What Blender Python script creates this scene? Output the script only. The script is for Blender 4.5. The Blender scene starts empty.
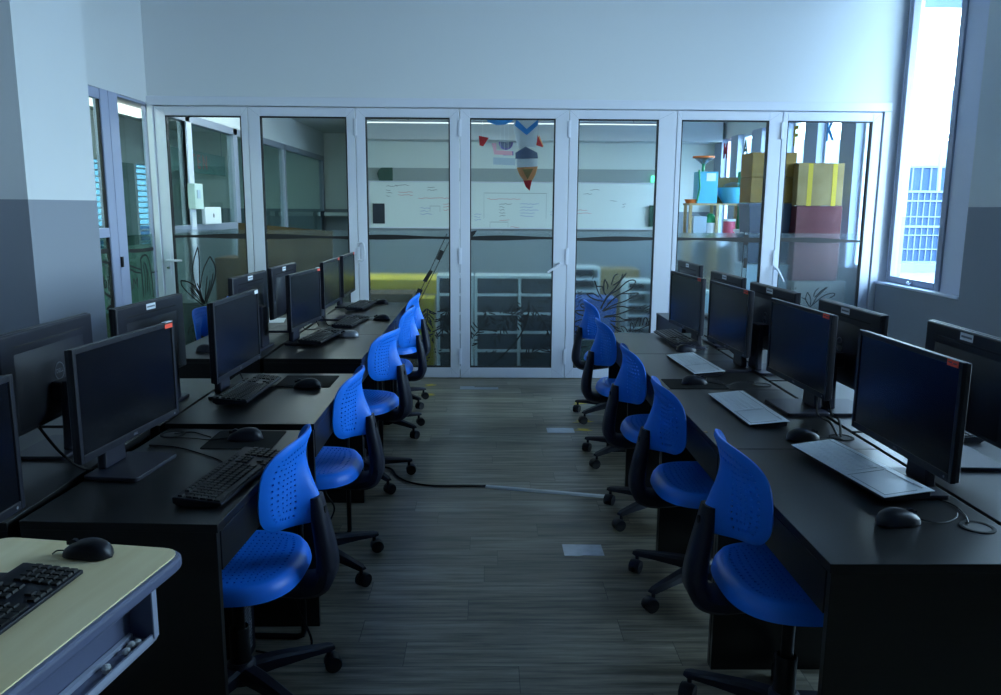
import bpy, bmesh, math, random
from mathutils import Vector, Matrix
random.seed(7)
C = bpy.context.scene.collection
R = math.radians
PI = math.pi

# ------------------------------------------------------------------ materials
def lin(c):
    return tuple(((v/12.92) if v <= .04045 else ((v+.055)/1.055)**2.4) for v in c)
def hexc(h):
    h = h.lstrip('#'); return lin(tuple(int(h[i:i+2], 16)/255 for i in (0, 2, 4)))

def mat(name, col, rough=.5, metal=0., spec=.5, vary=.06, scale=30., bump=0., emit=None, es=0.):
    m = bpy.data.materials.new(name); m.use_nodes = True
    nt = m.node_tree; b = nt.nodes['Principled BSDF']
    if isinstance(col, str): col = hexc(col)
    b.inputs['Roughness'].default_value = rough
    b.inputs['Metallic'].default_value = metal
    b.inputs['Specular IOR Level'].default_value = spec
    tc = nt.nodes.new('ShaderNodeTexCoord'); nz = nt.nodes.new('ShaderNodeTexNoise')
    nz.inputs['Scale'].default_value = scale; nz.inputs['Detail'].default_value = 4
    nt.links.new(tc.outputs['Object'], nz.inputs['Vector'])
    mx = nt.nodes.new('ShaderNodeMix'); mx.data_type = 'RGBA'
    mx.inputs[6].default_value = (*[c*(1-vary) for c in col], 1)
    mx.inputs[7].default_value = (*[min(1, c*(1+vary)) for c in col], 1)
    nt.links.new(nz.outputs['Fac'], mx.inputs[0]); nt.links.new(mx.outputs[2], b.inputs['Base Color'])
    if bump:
        bp = nt.nodes.new('ShaderNodeBump'); bp.inputs['Strength'].default_value = bump; bp.inputs['Distance'].default_value = .002
        nt.links.new(nz.outputs['Fac'], bp.inputs['Height']); nt.links.new(bp.outputs['Normal'], b.inputs['Normal'])
    if emit:
        b.inputs['Emission Color'].default_value = (*emit, 1); b.inputs['Emission Strength'].default_value = es
    return m

def wall_two_tone(name, z, low, high, rough=.7):
    m = mat(name, high, rough, vary=.02, scale=3.)
    nt = m.node_tree; b = nt.nodes['Principled BSDF']
    src = b.inputs['Base Color'].links[0].from_socket
    g = nt.nodes.new('ShaderNodeNewGeometry'); s = nt.nodes.new('ShaderNodeSeparateXYZ')
    nt.links.new(g.outputs['Position'], s.inputs[0])
    cmp = nt.nodes.new('ShaderNodeMath'); cmp.operation = 'LESS_THAN'; cmp.inputs[1].default_value = z
    nt.links.new(s.outputs['Z'], cmp.inputs[0])
    mx = nt.nodes.new('ShaderNodeMix'); mx.data_type = 'RGBA'
    mx.inputs[7].default_value = (*hexc(low), 1)
    nt.links.new(cmp.outputs[0], mx.inputs[0]); nt.links.new(src, mx.inputs[6]); nt.links.new(mx.outputs[2], b.inputs['Base Color'])
    return m

def glass_mat(name, tint=(.9, .96, .95), refl=1.0):
    m = bpy.data.materials.new(name); m.use_nodes = True; nt = m.node_tree; nt.nodes.clear()
    o = nt.nodes.new('ShaderNodeOutputMaterial'); t = nt.nodes.new('ShaderNodeBsdfTransparent'); g = nt.nodes.new('ShaderNodeBsdfGlossy')
    t.inputs[0].default_value = (*tint, 1); g.inputs['Roughness'].default_value = .02
    f = nt.nodes.new('ShaderNodeLayerWeight'); f.inputs[0].default_value = .5
    pw = nt.nodes.new('ShaderNodeMath'); pw.operation = 'POWER'; pw.inputs[1].default_value = 5
    k = nt.nodes.new('ShaderNodeMath'); k.operation = 'MULTIPLY_ADD'; k.inputs[1].default_value = .8*refl; k.inputs[2].default_value = .035*refl
    nt.links.new(f.outputs['Facing'], pw.inputs[0]); nt.links.new(pw.outputs[0], k.inputs[0])
    mx = nt.nodes.new('ShaderNodeMixShader'); nt.links.new(k.outputs[0], mx.inputs[0])
    nt.links.new(t.outputs[0], mx.inputs[1]); nt.links.new(g.outputs[0], mx.inputs[2]); nt.links.new(mx.outputs[0], o.inputs[0])
    return m

def film_mat(name):
    m = bpy.data.materials.new(name); m.use_nodes = True; nt = m.node_tree; nt.nodes.clear()
    o = nt.nodes.new('ShaderNodeOutputMaterial'); r = nt.nodes.new('ShaderNodeBsdfRefraction'); d = nt.nodes.new('ShaderNodeBsdfDiffuse'); tl = nt.nodes.new('ShaderNodeBsdfTranslucent')
    r.inputs['Color'].default_value = (.93, .97, .97, 1); r.inputs['Roughness'].default_value = .19; r.inputs['IOR'].default_value = 1.25
    d.inputs['Color'].default_value = (.55, .62, .66, 1); tl.inputs['Color'].default_value = (.80, .88, .90, 1)
    m2 = nt.nodes.new('ShaderNodeMixShader'); m2.inputs[0].default_value = .6
    nt.links.new(d.outputs[0], m2.inputs[1]); nt.links.new(tl.outputs[0], m2.inputs[2])
    mx = nt.nodes.new('ShaderNodeMixShader')
    nz = nt.nodes.new('ShaderNodeTexNoise'); nz.inputs['Scale'].default_value = 6
    mr = nt.nodes.new('ShaderNodeMapRange'); mr.inputs[3].default_value = .06; mr.inputs[4].default_value = .09
    nt.links.new(nz.outputs['Fac'], mr.inputs[0]); nt.links.new(mr.outputs[0], mx.inputs[0])
    nt.links.new(r.outputs[0], mx.inputs[1]); nt.links.new(m2.outputs[0], mx.inputs[2]); nt.links.new(mx.outputs[0], o.inputs[0])
    return m

def emis(name, col, s):
    m = bpy.data.materials.new(name); m.use_nodes = True; nt = m.node_tree; nt.nodes.clear()
    o = nt.nodes.new('ShaderNodeOutputMaterial'); e = nt.nodes.new('ShaderNodeEmission')
    e.inputs[0].default_value = (*col, 1); e.inputs[1].default_value = s
    nt.links.new(e.outputs[0], o.inputs[0]); return m

def floor_mat():
    m = bpy.data.materials.new('vinyl_plank_floor'); m.use_nodes = True; nt = m.node_tree; b = nt.nodes['Principled BSDF']
    tc = nt.nodes.new('ShaderNodeTexCoord')
    sx = nt.nodes.new('ShaderNodeSeparateXYZ'); nt.links.new(tc.outputs['Object'], sx.inputs[0])
    def mth(op, a, b=None):
        n = nt.nodes.new('ShaderNodeMath'); n.operation = op
        for k, v in ((0, a), (1, b)):
            if v is None: continue
            if isinstance(v, (int, float)): n.inputs[k].default_value = v
            else: nt.links.new(v, n.inputs[k])
        return n.outputs[0]
    PW, PL = .152, .93
    row = mth('FLOOR', mth('DIVIDE', sx.outputs['Y'], PW))
    wn = nt.nodes.new('ShaderNodeTexWhiteNoise'); wn.noise_dimensions = '1D'; nt.links.new(row, wn.inputs['W'])
    xs = mth('ADD', mth('DIVIDE', sx.outputs['X'], PL), mth('MULTIPLY', wn.outputs['Value'], 3.0))
    cell = mth('FLOOR', xs); fx = mth('FRACT', xs); fy = mth('FRACT', mth('DIVIDE', sx.outputs['Y'], PW))
    w2 = nt.nodes.new('ShaderNodeTexWhiteNoise'); w2.noise_dimensions = '2D'; cv = nt.nodes.new('ShaderNodeCombineXYZ'); nt.links.new(row, cv.inputs[0]); nt.links.new(cell, cv.inputs[1]); nt.links.new(cv.outputs[0], w2.inputs['Vector'])
    gap = mth('MAXIMUM', mth('LESS_THAN', mth('MULTIPLY', fx, PL), .0022), mth('LESS_THAN', mth('MULTIPLY', fy, PW), .0018))
    pc = nt.nodes.new('ShaderNodeMix'); pc.data_type = 'RGBA'; pc.inputs[6].default_value = (.150, .128, .090, 1); pc.inputs[7].default_value = (.270, .238, .178, 1); nt.links.new(w2.outputs['Value'], pc.inputs[0])
    br = nt.nodes.new('ShaderNodeMix'); br.data_type = 'RGBA'; br.inputs[7].default_value = (.05, .045, .036, 1); nt.links.new(gap, br.inputs[0]); nt.links.new(pc.outputs[2], br.inputs[6])
    shift = nt.nodes.new('ShaderNodeVectorMath'); shift.operation = 'ADD'; cs = nt.nodes.new('ShaderNodeCombineXYZ'); nt.links.new(mth('MULTIPLY', w2.outputs['Value'], 17.0), cs.inputs[0]); nt.links.new(mth('MULTIPLY', w2.outputs['Value'], 5.0), cs.inputs[2]); nt.links.new(tc.outputs['Object'], shift.inputs[0]); nt.links.new(cs.outputs[0], shift.inputs[1])
    mp = nt.nodes.new('ShaderNodeMapping'); mp.inputs['Scale'].default_value = (1.6, 26, 1)
    nz = nt.nodes.new('ShaderNodeTexNoise'); nz.inputs['Scale'].default_value = 1.5; nz.inputs['Detail'].default_value = 8; nz.inputs['Roughness'].default_value = .65
    nt.links.new(shift.outputs[0], mp.inputs[0]); nt.links.new(mp.outputs[0], nz.inputs['Vector'])
    cr = nt.nodes.new('ShaderNodeValToRGB'); cr.color_ramp.elements[0].position = .36; cr.color_ramp.elements[1].position = .64
    cr.color_ramp.elements[0].color = (.38, .37, .35, 1); cr.color_ramp.elements[1].color = (1.45, 1.45, 1.45, 1)
    nt.links.new(nz.outputs['Fac'], cr.inputs[0])
    mx = nt.nodes.new('ShaderNodeMix'); mx.data_type = 'RGBA'; mx.blend_type = 'MULTIPLY'; mx.inputs[0].default_value = 1
    nt.links.new(br.outputs[2], mx.inputs[6]); nt.links.new(cr.outputs[0], mx.inputs[7]); nt.links.new(mx.outputs[2], b.inputs['Base Color'])
    b.inputs['Roughness'].default_value = .38; b.inputs['Specular IOR Level'].default_value = .45
    bp = nt.nodes.new('ShaderNodeBump'); bp.inputs['Strength'].default_value = .15; bp.inputs['Distance'].default_value = .002
    nt.links.new(nz.outputs['Fac'], bp.inputs['Height']); nt.links.new(bp.outputs[0], b.inputs['Normal'])
    return m

def wood_mat(name, c1, c2, rough=.45, sc=(2, 30, 30), spec=.5):
    m = bpy.data.materials.new(name); m.use_nodes = True; nt = m.node_tree; b = nt.nodes['Principled BSDF']
    tc = nt.nodes.new('ShaderNodeTexCoord'); mp = nt.nodes.new('ShaderNodeMapping'); mp.inputs['Scale'].default_value = sc
    nz = nt.nodes.new('ShaderNodeTexNoise'); nz.inputs['Scale'].default_value = 1.3; nz.inputs['Detail'].default_value = 7
    nt.links.new(tc.outputs['Object'], mp.inputs[0]); nt.links.new(mp.outputs[0], nz.inputs['Vector'])
    cr = nt.nodes.new('ShaderNodeValToRGB'); cr.color_ramp.elements[0].position = .3; cr.color_ramp.elements[1].position = .7
    cr.color_ramp.elements[0].color = (*hexc(c1), 1); cr.color_ramp.elements[1].color = (*hexc(c2), 1)
    nt.links.new(nz.outputs['Fac'], cr.inputs[0]); nt.links.new(cr.outputs[0], b.inputs['Base Color'])
    b.inputs['Roughness'].default_value = rough; b.inputs['Specular IOR Level'].default_value = spec
    return m

M = dict(
    wall=mat('white_wall_paint', (.70, .72, .74), .75, vary=.015, scale=2),
    two=wall_two_tone('two_tone_wall_paint', 1.522, '#8a8f9a', '#d6d9dc'),
    far=wall_two_tone('far_room_wall_paint', 1.445, '#8f98a0', '#dfe5e2'),
    ceil=mat('ceiling_paint', (.62, .65, .66), .8, vary=.02, scale=2),
    floor=floor_mat(),
    alu=mat('white_aluminium', (.70, .72, .80), .38, 0, .5, vary=.02, scale=4),
    alud=mat('grey_aluminium', (.30, .33, .42), .4, .2, .5, vary=.03),
    lav2=mat('blue_grey_post', (.34, .40, .52), .5, vary=.02), lavd=mat('lavender_grey_frame', (.36, .40, .56), .45, vary=.02), lav=mat('lavender_panel', (.66, .69, .82), .45, vary=.02),
    gasket=mat('black_gasket', (.012, .012, .015), .6),
    glass=glass_mat('clear_glass', (.94, .98, .98), .35), glassd=glass_mat('door_glass', (.94, .98, .98), .03), glassl=glass_mat('dimming_louvre_glass', (.15, .23, .27), .4), glassg=glass_mat('green_tinted_glass', (.84, .93, .91), .7), gfilm=glass_mat('dark_green_film', (.62, .72, .66), .5),
    film=film_mat('frosted_film'),
    vinyl=mat('black_vinyl', (.012, .013, .014), .55),
    desk=wood_mat('black_brown_desk', '#0b0b0c', '#111112', .36, spec=.42),
    blackm=mat('black_steel', (.007, .007, .008), .4, .2, .3),
    plast=mat('black_plastic', (.0055, .0065, .013), .42, spec=.3, vary=.1, scale=80),
    plastn=mat('dark_navy_plastic', (.009, .010, .021), .45, spec=.35, vary=.1, scale=60),
    back=mat('monitor_back_plastic', (.0095, .0105, .019), .42, spec=.35, vary=.1, scale=300, bump=.12),
    screen=mat('switched_off_screen', (.003, .0035, .006), .22, spec=.3, vary=.02),
    key=mat('black_keycap', (.011, .0115, .013), .45, spec=.3),
    slot=mat('dark_slot', (.003, .003, .004), .7),
    logo=mat('grey_logo_print', (.16, .17, .20), .4),
    blue=mat('blue_chair_plastic', (.007, .185, .82), .42, spec=.5, vary=.04, scale=20),
    red=mat('red_sticker', (.95, .075, .03), .5), white=mat('white_sticker', (.78, .80, .84), .5),
    ink=mat('sticker_ink', (.08, .06, .07), .6),
    grey=mat('grey_keyboard_cover', (.78, .82, .86), .42, vary=.05), greyl=mat('grey_key_line', (.25, .28, .32), .5),
    silver=mat('silver_mouse_shell', (.26, .27, .30), .3, .5),
    birch=wood_mat('birch_laminate', '#e8d2a0', '#f2e0b4', .42, (26, 2.5, 20)),
    edge=mat('blue_grey_edge_band', (.10, .115, .19), .4), steelg=mat('grey_painted_steel', (.36, .39, .50), .4, .2),
    dust=mat('paper_scrap', (.55, .56, .55), .7),
    pad=mat('mouse_pad_cloth', (.004, .0045, .005), .8, spec=.15),
    paper=mat('white_paper', (.80, .83, .86), .7),
    cable=mat('black_cable', (.006, .006, .007), .6, spec=.2), cablew=mat('white_cable_trunking', (.72, .73, .70), .45),
    plate=mat('worn_floor_plate', (.38, .42, .48), .3, .7, vary=.3, scale=25), yellow=mat('yellow_tape', (.62, .45, .05), .6, vary=.2),
    card=wood_mat('brown_cardboard', '#5a4527', '#67502f', .8, (3, 3, 3)), card2=wood_mat('tan_cardboard', '#8f7648', '#a38a5c', .75, (4, 4, 4)),
    card3=wood_mat('grey_cardboard', '#8b8078', '#9b9088', .8, (3, 3, 3)), tape=mat('yellow_packing_tape', (.62, .42, .02), .4),
    maroon=wood_mat('maroon_board', '#5c2229', '#6a2a31', .5, (2, 2, 6)), ybox=wood_mat('yellow_tan_box', '#7d5d16', '#8f6d22', .6, (5, 5, 5)),
    crate=mat('navy_crate', (.05, .07, .13), .35), cratel=mat('clear_pale_crate', (.45, .55, .65), .3),
    shelfw=mat('white_melamine', (.74, .80, .80), .45, vary=.02), shelfd=mat('dark_blue_bin', (.018, .026, .042), .6),
    yel=mat('bright_yellow_board', (.78, .60, .02), .6), green=mat('green_plastic', (.02, .35, .14), .4), dgreen=mat('dark_green_plastic', (.02, .07, .05), .5),
    teal=mat('light_blue_plastic', (.10, .50, .72), .35), orange=mat('orange_plastic', (.85, .20, .04), .4), pink=mat('pink_plastic', (.75, .10, .18), .4),
    clear=glass_mat('clear_plastic', (.80, .88, .92), 1.4), lwood=wood_mat('pale_shelf_wood', '#b59a6c', '#c7ae82', .5, (3, 3, 20)),
    dblue=mat('deep_blue_plastic', (.02, .10, .42), .4), bluep=mat('blue_paper', (.06, .33, .80), .6), redp=mat('red_paper', (.65, .03, .04), .6), orangep=mat('orange_paper', (.90, .38, .16), .6), greyp=mat('slate_paper', (.18, .22, .33), .6),
    purple=mat('purple_paper', (.20, .14, .45), .6), pinkp=mat('pink_paper', (.80, .40, .50), .6),
    board=mat('whiteboard_enamel', (.80, .85, .84), .25, vary=.02, scale=2), bandg=mat('grey_band_paint', (.34, .38, .38), .6),
    mred=mat('red_marker', (.65, .18, .20), .6), mblk=mat('black_marker', (.12, .14, .16), .6), mblu=mat('blue_marker', (.25, .32, .60), .6), mgrn=mat('green_marker', (.1, .4, .3), .6),
    tubed=emis('dim_fluorescent_tube', (.80, .97, 1), .5), tube=emis('fluorescent_tube', (.80, .97, 1), 11.0), cord=emis('dim_added_corridor_lamp', (.86, 1, .94), .8), corl=emis('added_corridor_lamp', (.86, 1, .94), 9.0), exit=emis('green_exit_panel', (.10, .75, .42), 1.0),  # the corridor emitters are added to brighten the corridor
    facade=mat('blue_facade_glass', (.030, .062, .13), .5, spec=.2, vary=.1, scale=2), facl=mat('facade_white_bar', (.13, .16, .20), .6), parapet=mat('pale_parapet', (.22, .26, .29), .8),
    ground=mat('pale_paving', (.16, .18, .21), .8, vary=.1, scale=2), eave=mat('eave_concrete', (.20, .25, .36), .8),
    corwall=mat('corridor_wall', (.62, .74, .70), .6, vary=.03, scale=2), cordark=mat('corridor_dark_panel', (.16, .26, .26), .5),
    chrome=mat('bright_metal', (.6, .62, .66), .25, .9), foot=mat('black_rubber', (.01, .01, .011), .7),
)

# ------------------------------------------------------------------ mesh builder
class MB:
    def __init__(s): s.bm = bmesh.new()
    def box(s, a, b, T=None):
        x0, y0, z0 = a; x1, y1, z1 = b
        if x0 > x1: x0, x1 = x1, x0
        if y0 > y1: y0, y1 = y1, y0
        if z0 > z1: z0, z1 = z1, z0
        v = [s.bm.verts.new((T @ Vector(p)) if T else p) for p in ((x0,y0,z0),(x1,y0,z0),(x1,y1,z0),(x0,y1,z0),(x0,y0,z1),(x1,y0,z1),(x1,y1,z1),(x0,y1,z1))]
        for f in ((3,2,1,0),(4,5,6,7),(0,1,5,4),(1,2,6,5),(2,3,7,6),(3,0,4,7)): s.bm.faces.new([v[i] for i in f])
        return s
    def prism(s, pts, axis, a, b):
        """polygon in the plane normal to axis ('x','y','z'), extruded from a to b"""
        def P(p, t):
            if axis == 'x': return (t, p[0], p[1])
            if axis == 'y': return (p[0], t, p[1])
            return (p[0], p[1], t)
        A = [s.bm.verts.new(P(p, a)) for p in pts]; B = [s.bm.verts.new(P(p, b)) for p in pts]
        n = len(pts)
        try: s.bm.faces.new(A); s.bm.faces.new(B[::-1])
        except ValueError: pass
        for i in range(n): s.bm.faces.new((A[i], B[i], B[(i+1) % n], A[(i+1) % n]))
        return s
    def loft(s, rings, cap=True, closed=False):
        V = [[s.bm.verts.new(p) for p in r] for r in rings]; n = len(V[0])
        rng = range(len(V)) if closed else range(len(V)-1)
        for k in rng:
            a, b = V[k], V[(k+1) % len(V)]
            for i in range(n): s.bm.faces.new((a[i], a[(i+1) % n], b[(i+1) % n], b[i]))
        if cap and not closed: s.bm.faces.new(V[0][::-1]); s.bm.faces.new(V[-1])
        return s
    def tube(s, pts, r, n=8, rx=None):
        pts = [Vector(p) for p in pts]; rings = []
        rr = r if isinstance(r, (list, tuple)) else [r]*len(pts)
        up = None
        for i, p in enumerate(pts):
            t = (pts[min(i+1, len(pts)-1)]-pts[max(i-1, 0)]).normalized()
            if up is None:
                up = Vector((0, 0, 1)) if abs(t.z) < .9 else Vector((1, 0, 0))
            u = (up - t*up.dot(t)).normalized(); w = t.cross(u); up = u
            rings.append([p+u*math.cos(2*PI*k/n)*rr[i]+w*math.sin(2*PI*k/n)*rr[i] for k in range(n)])
        return s.loft(rings)
    def cyl(s, p0, p1, r0, r1=None, n=20): return s.tube([p0, p1], [r0, r0 if r1 is None else r1], n)
    def lathe(s, prof, n=24, c=(0, 0, 0)):
        rings = [[(c[0]+max(r, 1e-4)*math.cos(2*PI*k/n), c[1]+max(r, 1e-4)*math.sin(2*PI*k/n), c[2]+z) for k in range(n)] for r, z in prof]
        return s.loft(rings)
    def ribbon(s, pts, w, n, d=.0012):
        """flat stroke through 3-D points lying in a plane with normal n, width w, thickness d"""
        pts = [Vector(p) for p in pts]; n = Vector(n); L = []; Rr = []
        for i, p in enumerate(pts):
            t = (pts[min(i+1, len(pts)-1)]-pts[max(i-1, 0)])
            if t.length < 1e-6: t = Vector((1, 0, 0))
            sd = t.normalized().cross(n)*(w*.5*(1 if 0 < i < len(pts)-1 else .6))
            L.append(p+sd); Rr.append(p-sd)
        rings = [[a, b, b+n*d, a+n*d] for a, b in zip(L, Rr)]
        return s.loft(rings)
    def mesh(s, name, smooth=None):
        me = bpy.data.meshes.new(name)
        bmesh.ops.recalc_face_normals(s.bm, faces=s.bm.faces[:]); s.bm.to_mesh(me); s.bm.free()
        if smooth:
            me.polygons.foreach_set('use_smooth', [True]*len(me.polygons)); me.set_sharp_from_angle(angle=R(smooth))
        return me
    def build(s, name, m, parent=None, smooth=None, bevel=0, seg=2):
        o = bpy.data.objects.new(name, s.mesh(name, smooth)); C.objects.link(o)
        o.data.materials.append(m)
        if parent: o.parent = parent
        if bevel:
            b = o.modifiers.new('Bevel', 'BEVEL'); b.width = bevel; b.segments = seg; b.limit_method = 'ANGLE'; b.angle_limit = R(40)
            if smooth is None:
                o.data.polygons.foreach_set('use_smooth', [False]*len(o.data.polygons))
        return o

def tag(o, label=None, cat=None, group=None, kind=None):
    if label: o['label'] = label
    if cat: o['category'] = cat
    if group: o['group'] = group
    if kind: o['kind'] = kind
    return o
def thing(name, label, cat, loc=(0, 0, 0), rz=0, group=None, kind=None):
    o = bpy.data.objects.new(name, None); C.objects.link(o); o.empty_display_size = .1
    o.location = loc; o.rotation_euler = (0, 0, rz)
    return tag(o, label, cat, group, kind)
def dup(root, label, loc, rz, group=None):
    r = root.copy(); C.objects.link(r); r.location = loc; r.rotation_euler = (0, 0, rz); r['label'] = label
    if group: r['group'] = group
    for ch in list(root.children):
        c = ch.copy(); C.objects.link(c); c.parent = r
        for g in ch.children:
            d = g.copy(); C.objects.link(d); d.parent = c
    return r
def text_mesh(body, size, depth=.001, mirror=False, bold=0.):
    cu = bpy.data.curves.new('lettering', 'FONT'); cu.body = body; cu.size = size; cu.extrude = depth; cu.align_x = 'CENTER'; cu.align_y = 'CENTER'; cu.offset = bold
    o = bpy.data.objects.new('lettering', cu); C.objects.link(o)
    dg = bpy.context.evaluated_depsgraph_get(); me = bpy.data.meshes.new_from_object(o.evaluated_get(dg))
    bpy.data.objects.remove(o); bpy.data.curves.remove(cu)
    return me
def put_text(name, body, size, m, parent, loc, rot, depth=.001, bold=0.):
    me = text_mesh(body, size, depth, bold=bold); me.materials.clear(); me.materials.append(m)
    o = bpy.data.objects.new(name, me); C.objects.link(o); o.location = loc; o.rotation_euler = rot
    if parent: o.parent = parent
    return o
def smoothpath(pts, k=6):
    """Catmull-Rom through points"""
    P = [Vector(p) for p in pts]
    if len(P) < 3: return P
    out = []
    for i in range(len(P)-1):
        a = P[max(i-1, 0)]; b = P[i]; c = P[i+1]; d = P[min(i+2, len(P)-1)]
        for j in range(k):
            t = j/k
            out.append(.5*((2*b)+(c-a)*t+(2*a-5*b+4*c-d)*t*t+(3*b-a-3*c+d)*t**3))
    out.append(P[-1]); return out

# ------------------------------------------------------------------ camera
cam = bpy.data.cameras.new('camera'); co = bpy.data.objects.new('camera', cam); C.objects.link(co)
FPX = 801.; cam.sensor_width = 36; cam.lens = 36*FPX/1001; cam.clip_start = .02; cam.clip_end = 200
p, yw, rl = R(9.95), R(1.02), R(.4)
fw = Vector((math.sin(yw)*math.cos(p), math.cos(yw)*math.cos(p), -math.sin(p)))
r0 = Vector((math.cos(yw), -math.sin(yw), 0)); u0 = r0.cross(fw)
rv = r0*math.cos(rl)+u0*math.sin(rl); uv = -r0*math.sin(rl)+u0*math.cos(rl)
CAMP = Vector((0, 0, 1.5))
mw = Matrix((rv, uv, -fw)).transposed().to_4x4(); mw.translation = CAMP
co.matrix_world = mw
bpy.context.scene.camera = co
def ray(x, y): return rv*((x-500.5)/FPX)-uv*((y-347.5)/FPX)+fw
def on_y(x, y, Y): d = ray(x, y); return CAMP+d*((Y-CAMP.y)/d.y)     # measured point on a wall plane
def on_x(x, y, X): d = ray(x, y); return CAMP+d*((X-CAMP.x)/d.x)

# ------------------------------------------------------------------ setting
YB = 6.96            # face of the folding-door wall
XL, XR = -2.83, 3.40
ZC = 3.7
def struct(name, mb, m, label, cat='wall', **k):
    return tag(mb.build(name, m, **k), label, cat, kind='structure')

struct('floor', MB().box((-5.4, -3.2, -.1), (3.62, 14.4, 0)), M['floor'], 'grey wood plank vinyl floor of the whole room', 'floor')
struct('ceiling', MB().box((-5.4, -3.2, ZC), (3.62, 7.06, ZC+.12)), M['ceil'], 'plain pale ceiling high above the computer room', 'ceiling')
struct('ceiling_back', MB().box((-5.4, 7.06, 2.74), (3.62, 14.4, 2.86)), M['ceil'], 'pale ceiling of the room behind the glass doors', 'ceiling')
struct('wall_rear', MB().box((-3.0, -3.32, 0), (3.62, -3.2, ZC)), M['wall'], 'plain wall behind the viewer')
struct('wall_back', MB().box((XL, YB, 2.388), (3.50, YB+.10, ZC)).box((3.415, YB, 0), (3.50, YB+.10, 2.388)), M['wall'], 'tall white wall above the folding glass doors')
# left wall: solid near part, header over the glazing, far return
struct('wall_left', MB().box((XL-.12, -3.2, 0), (XL, 5.20, 2.335)).box((XL-.12, -3.2, 2.335), (XL, YB+.1, ZC)).box((XL-.12, YB+.1, 2.345), (XL, 14.3, 2.74)), M['two'], 'left wall with white paint above a glazed strip')
struct('column', MB().box((XL, 4.30, 0), (-2.40, 5.05, ZC)), M['two'], 'square wall column painted grey below and white above', 'column')
# right wall
RW = MB()
RW.box((XR, -3.2, 0), (3.62, 5.69, .885)).box((XR, -3.2, 3.35), (3.62, 5.69, ZC))
for a, b in ((-3.2, 1.8), (4.6, 5.69)): RW.box((XR, a, .885), (3.62, b, 3.35))
RW.box((XR, 5.69, 0), (3.62, YB, .865)).box((XR, 5.69, 3.5), (3.62, YB, ZC))
struct('wall_right', RW, M['two'], 'right wall painted grey below and white above beside the tall window')
struct('wall_right_back', MB().box((3.50, YB+.1, 0), (3.62, 12.4, .95)).box((3.50, YB+.1, 2.5), (3.62, 12.4, 2.74)).box((3.50, YB, 0), (3.62, YB+.1, 3.5)), M['far'], 'low wall below the windows of the room behind')
struct('wall_far', MB().box((-1.8, 12.4, 0), (3.62, 12.5, 2.74)).box((-1.88, 12.4, 0), (-1.8, 14.3, 2.74)), M['far'], 'far wall of the room behind carrying the whiteboard')
struct('wall_far_left', MB().box((-5.4, 14.3, 0), (-1.88, 14.4, 2.86)), M['far'], 'distant wall at the left end of the room behind')
struct('wall_corridor', MB().box((-5.4, 3.4, 0), (-5.28, 14.3, .9)).box((-5.4, 3.28, 0), (XL-.12, 3.4, 2.86)), M['corwall'], 'pale green corridor wall beyond the left glass partition')
struct('wall_corridor_top', MB().box((-5.4, 3.4, 2.1), (-5.28, 14.3, 2.86)), M['wall'], 'white upper corridor wall beyond the left glass partition')
struct('ceiling_corridor', MB().box((-5.4, 3.3, 2.86), (XL-.12, 14.3, 2.92)), M['ceil'], 'corridor ceiling beyond the left partition', 'ceiling')

# window sill of the tall window + the frame
struct('trim_1', MB().box((XR-.012, 5.69, .865), (3.52, YB, .885)), M['lav'], 'pale window sill ledge under the tall right window', 'sill', bevel=.004)
def frame_window(name, X, y0, y1, z0, z1, label, fw_=.05, handle=False, glass='glass', m='alud'):
    t = thing(name, label, 'window', (0, 0, 0), kind='structure')
    f = MB()
    f.box((X-.03, y0, z0), (X+.03, y0+fw_, z1)).box((X-.03, y1-fw_, z0), (X+.03, y1, z1)).box((X-.03, y0+fw_, z0), (X+.03, y1-fw_, z0+fw_)).box((X-.03, y0+fw_, z1-fw_), (X+.03, y1-fw_, z1))
    f.build('window_frame', M[m], t, bevel=.004)
    MB().box((X-.004, y0+fw_, z0+fw_), (X+.004, y1-fw_, z1-fw_)).build('glass_pane', M[glass], t)
    if handle:
        h = MB(); yc = (y0+y1)/2; h.box((X-.045, yc-.04, z0+.02), (X-.03, yc+.04, z0+.035)).tube([(X-.04, yc, z0+.03), (X-.06, yc, z0+.03), (X-.07, yc-.06, z0+.02)], .007)
        h.build('window_handle', M['chrome'], t)
    return t
frame_window('window_1', 3.50, 6.10, 6.90, .885, 3.5, 'tall narrow window beside the folding doors', .055, True)
struct('trim_2', MB().box((3.47, 5.69, .885), (3.53, 6.10, 3.5)).box((3.49, 6.90, .885), (3.53, YB, 3.5)), M['lav'], 'flat pale panel beside the tall window', 'panel', bevel=.003)
struct('trim_3', MB().box((3.455, 5.69, .885), (3.47, 5.725, 3.5)).box((3.455, 6.06, .885), (3.47, 6.10, 3.5)), M['alud'], 'dark metal strips edging the pale window panel', 'trim')
frame_window('window_2', 3.52, 1.8, 4.6, .885, 3.35, 'wide window on the right side of the computer room', .06)
# windows of the room behind: strips and panes
prev = YB+.1
strips = [(7.66, 7.99), (8.55, 8.90), (9.42, 9.78), (10.3, 10.68), (11.26, 11.58), (12.03, 12.40)]
SM = MB()
for a, b in strips: SM.box((3.44, a, .95), (3.60, b, 2.5))
struct('trim_4', SM, M['lav2'], 'row of flat lavender window posts in the room behind', 'posts', bevel=.004)
prev = 7.06
for i, (a, b) in enumerate(strips):
    frame_window('window_%d' % (i+4), 3.55, prev, a, .95, 2.5, 'window pane of the room behind, number %d from the doors' % (i+1), .035, False, m='alu'); prev = b

# door surround
struct('trim_5', MB().box((XL, YB-.02, 2.315), (3.415, YB+.07, 2.388)).box((XL, YB-.02, 0), (-2.785, YB+.07, 2.315)).box((3.352, YB-.02, 0), (3.415, YB+.07, 2.315)), M['alu'], 'white aluminium head and jambs around the folding doors', 'door frame', bevel=.004)

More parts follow.
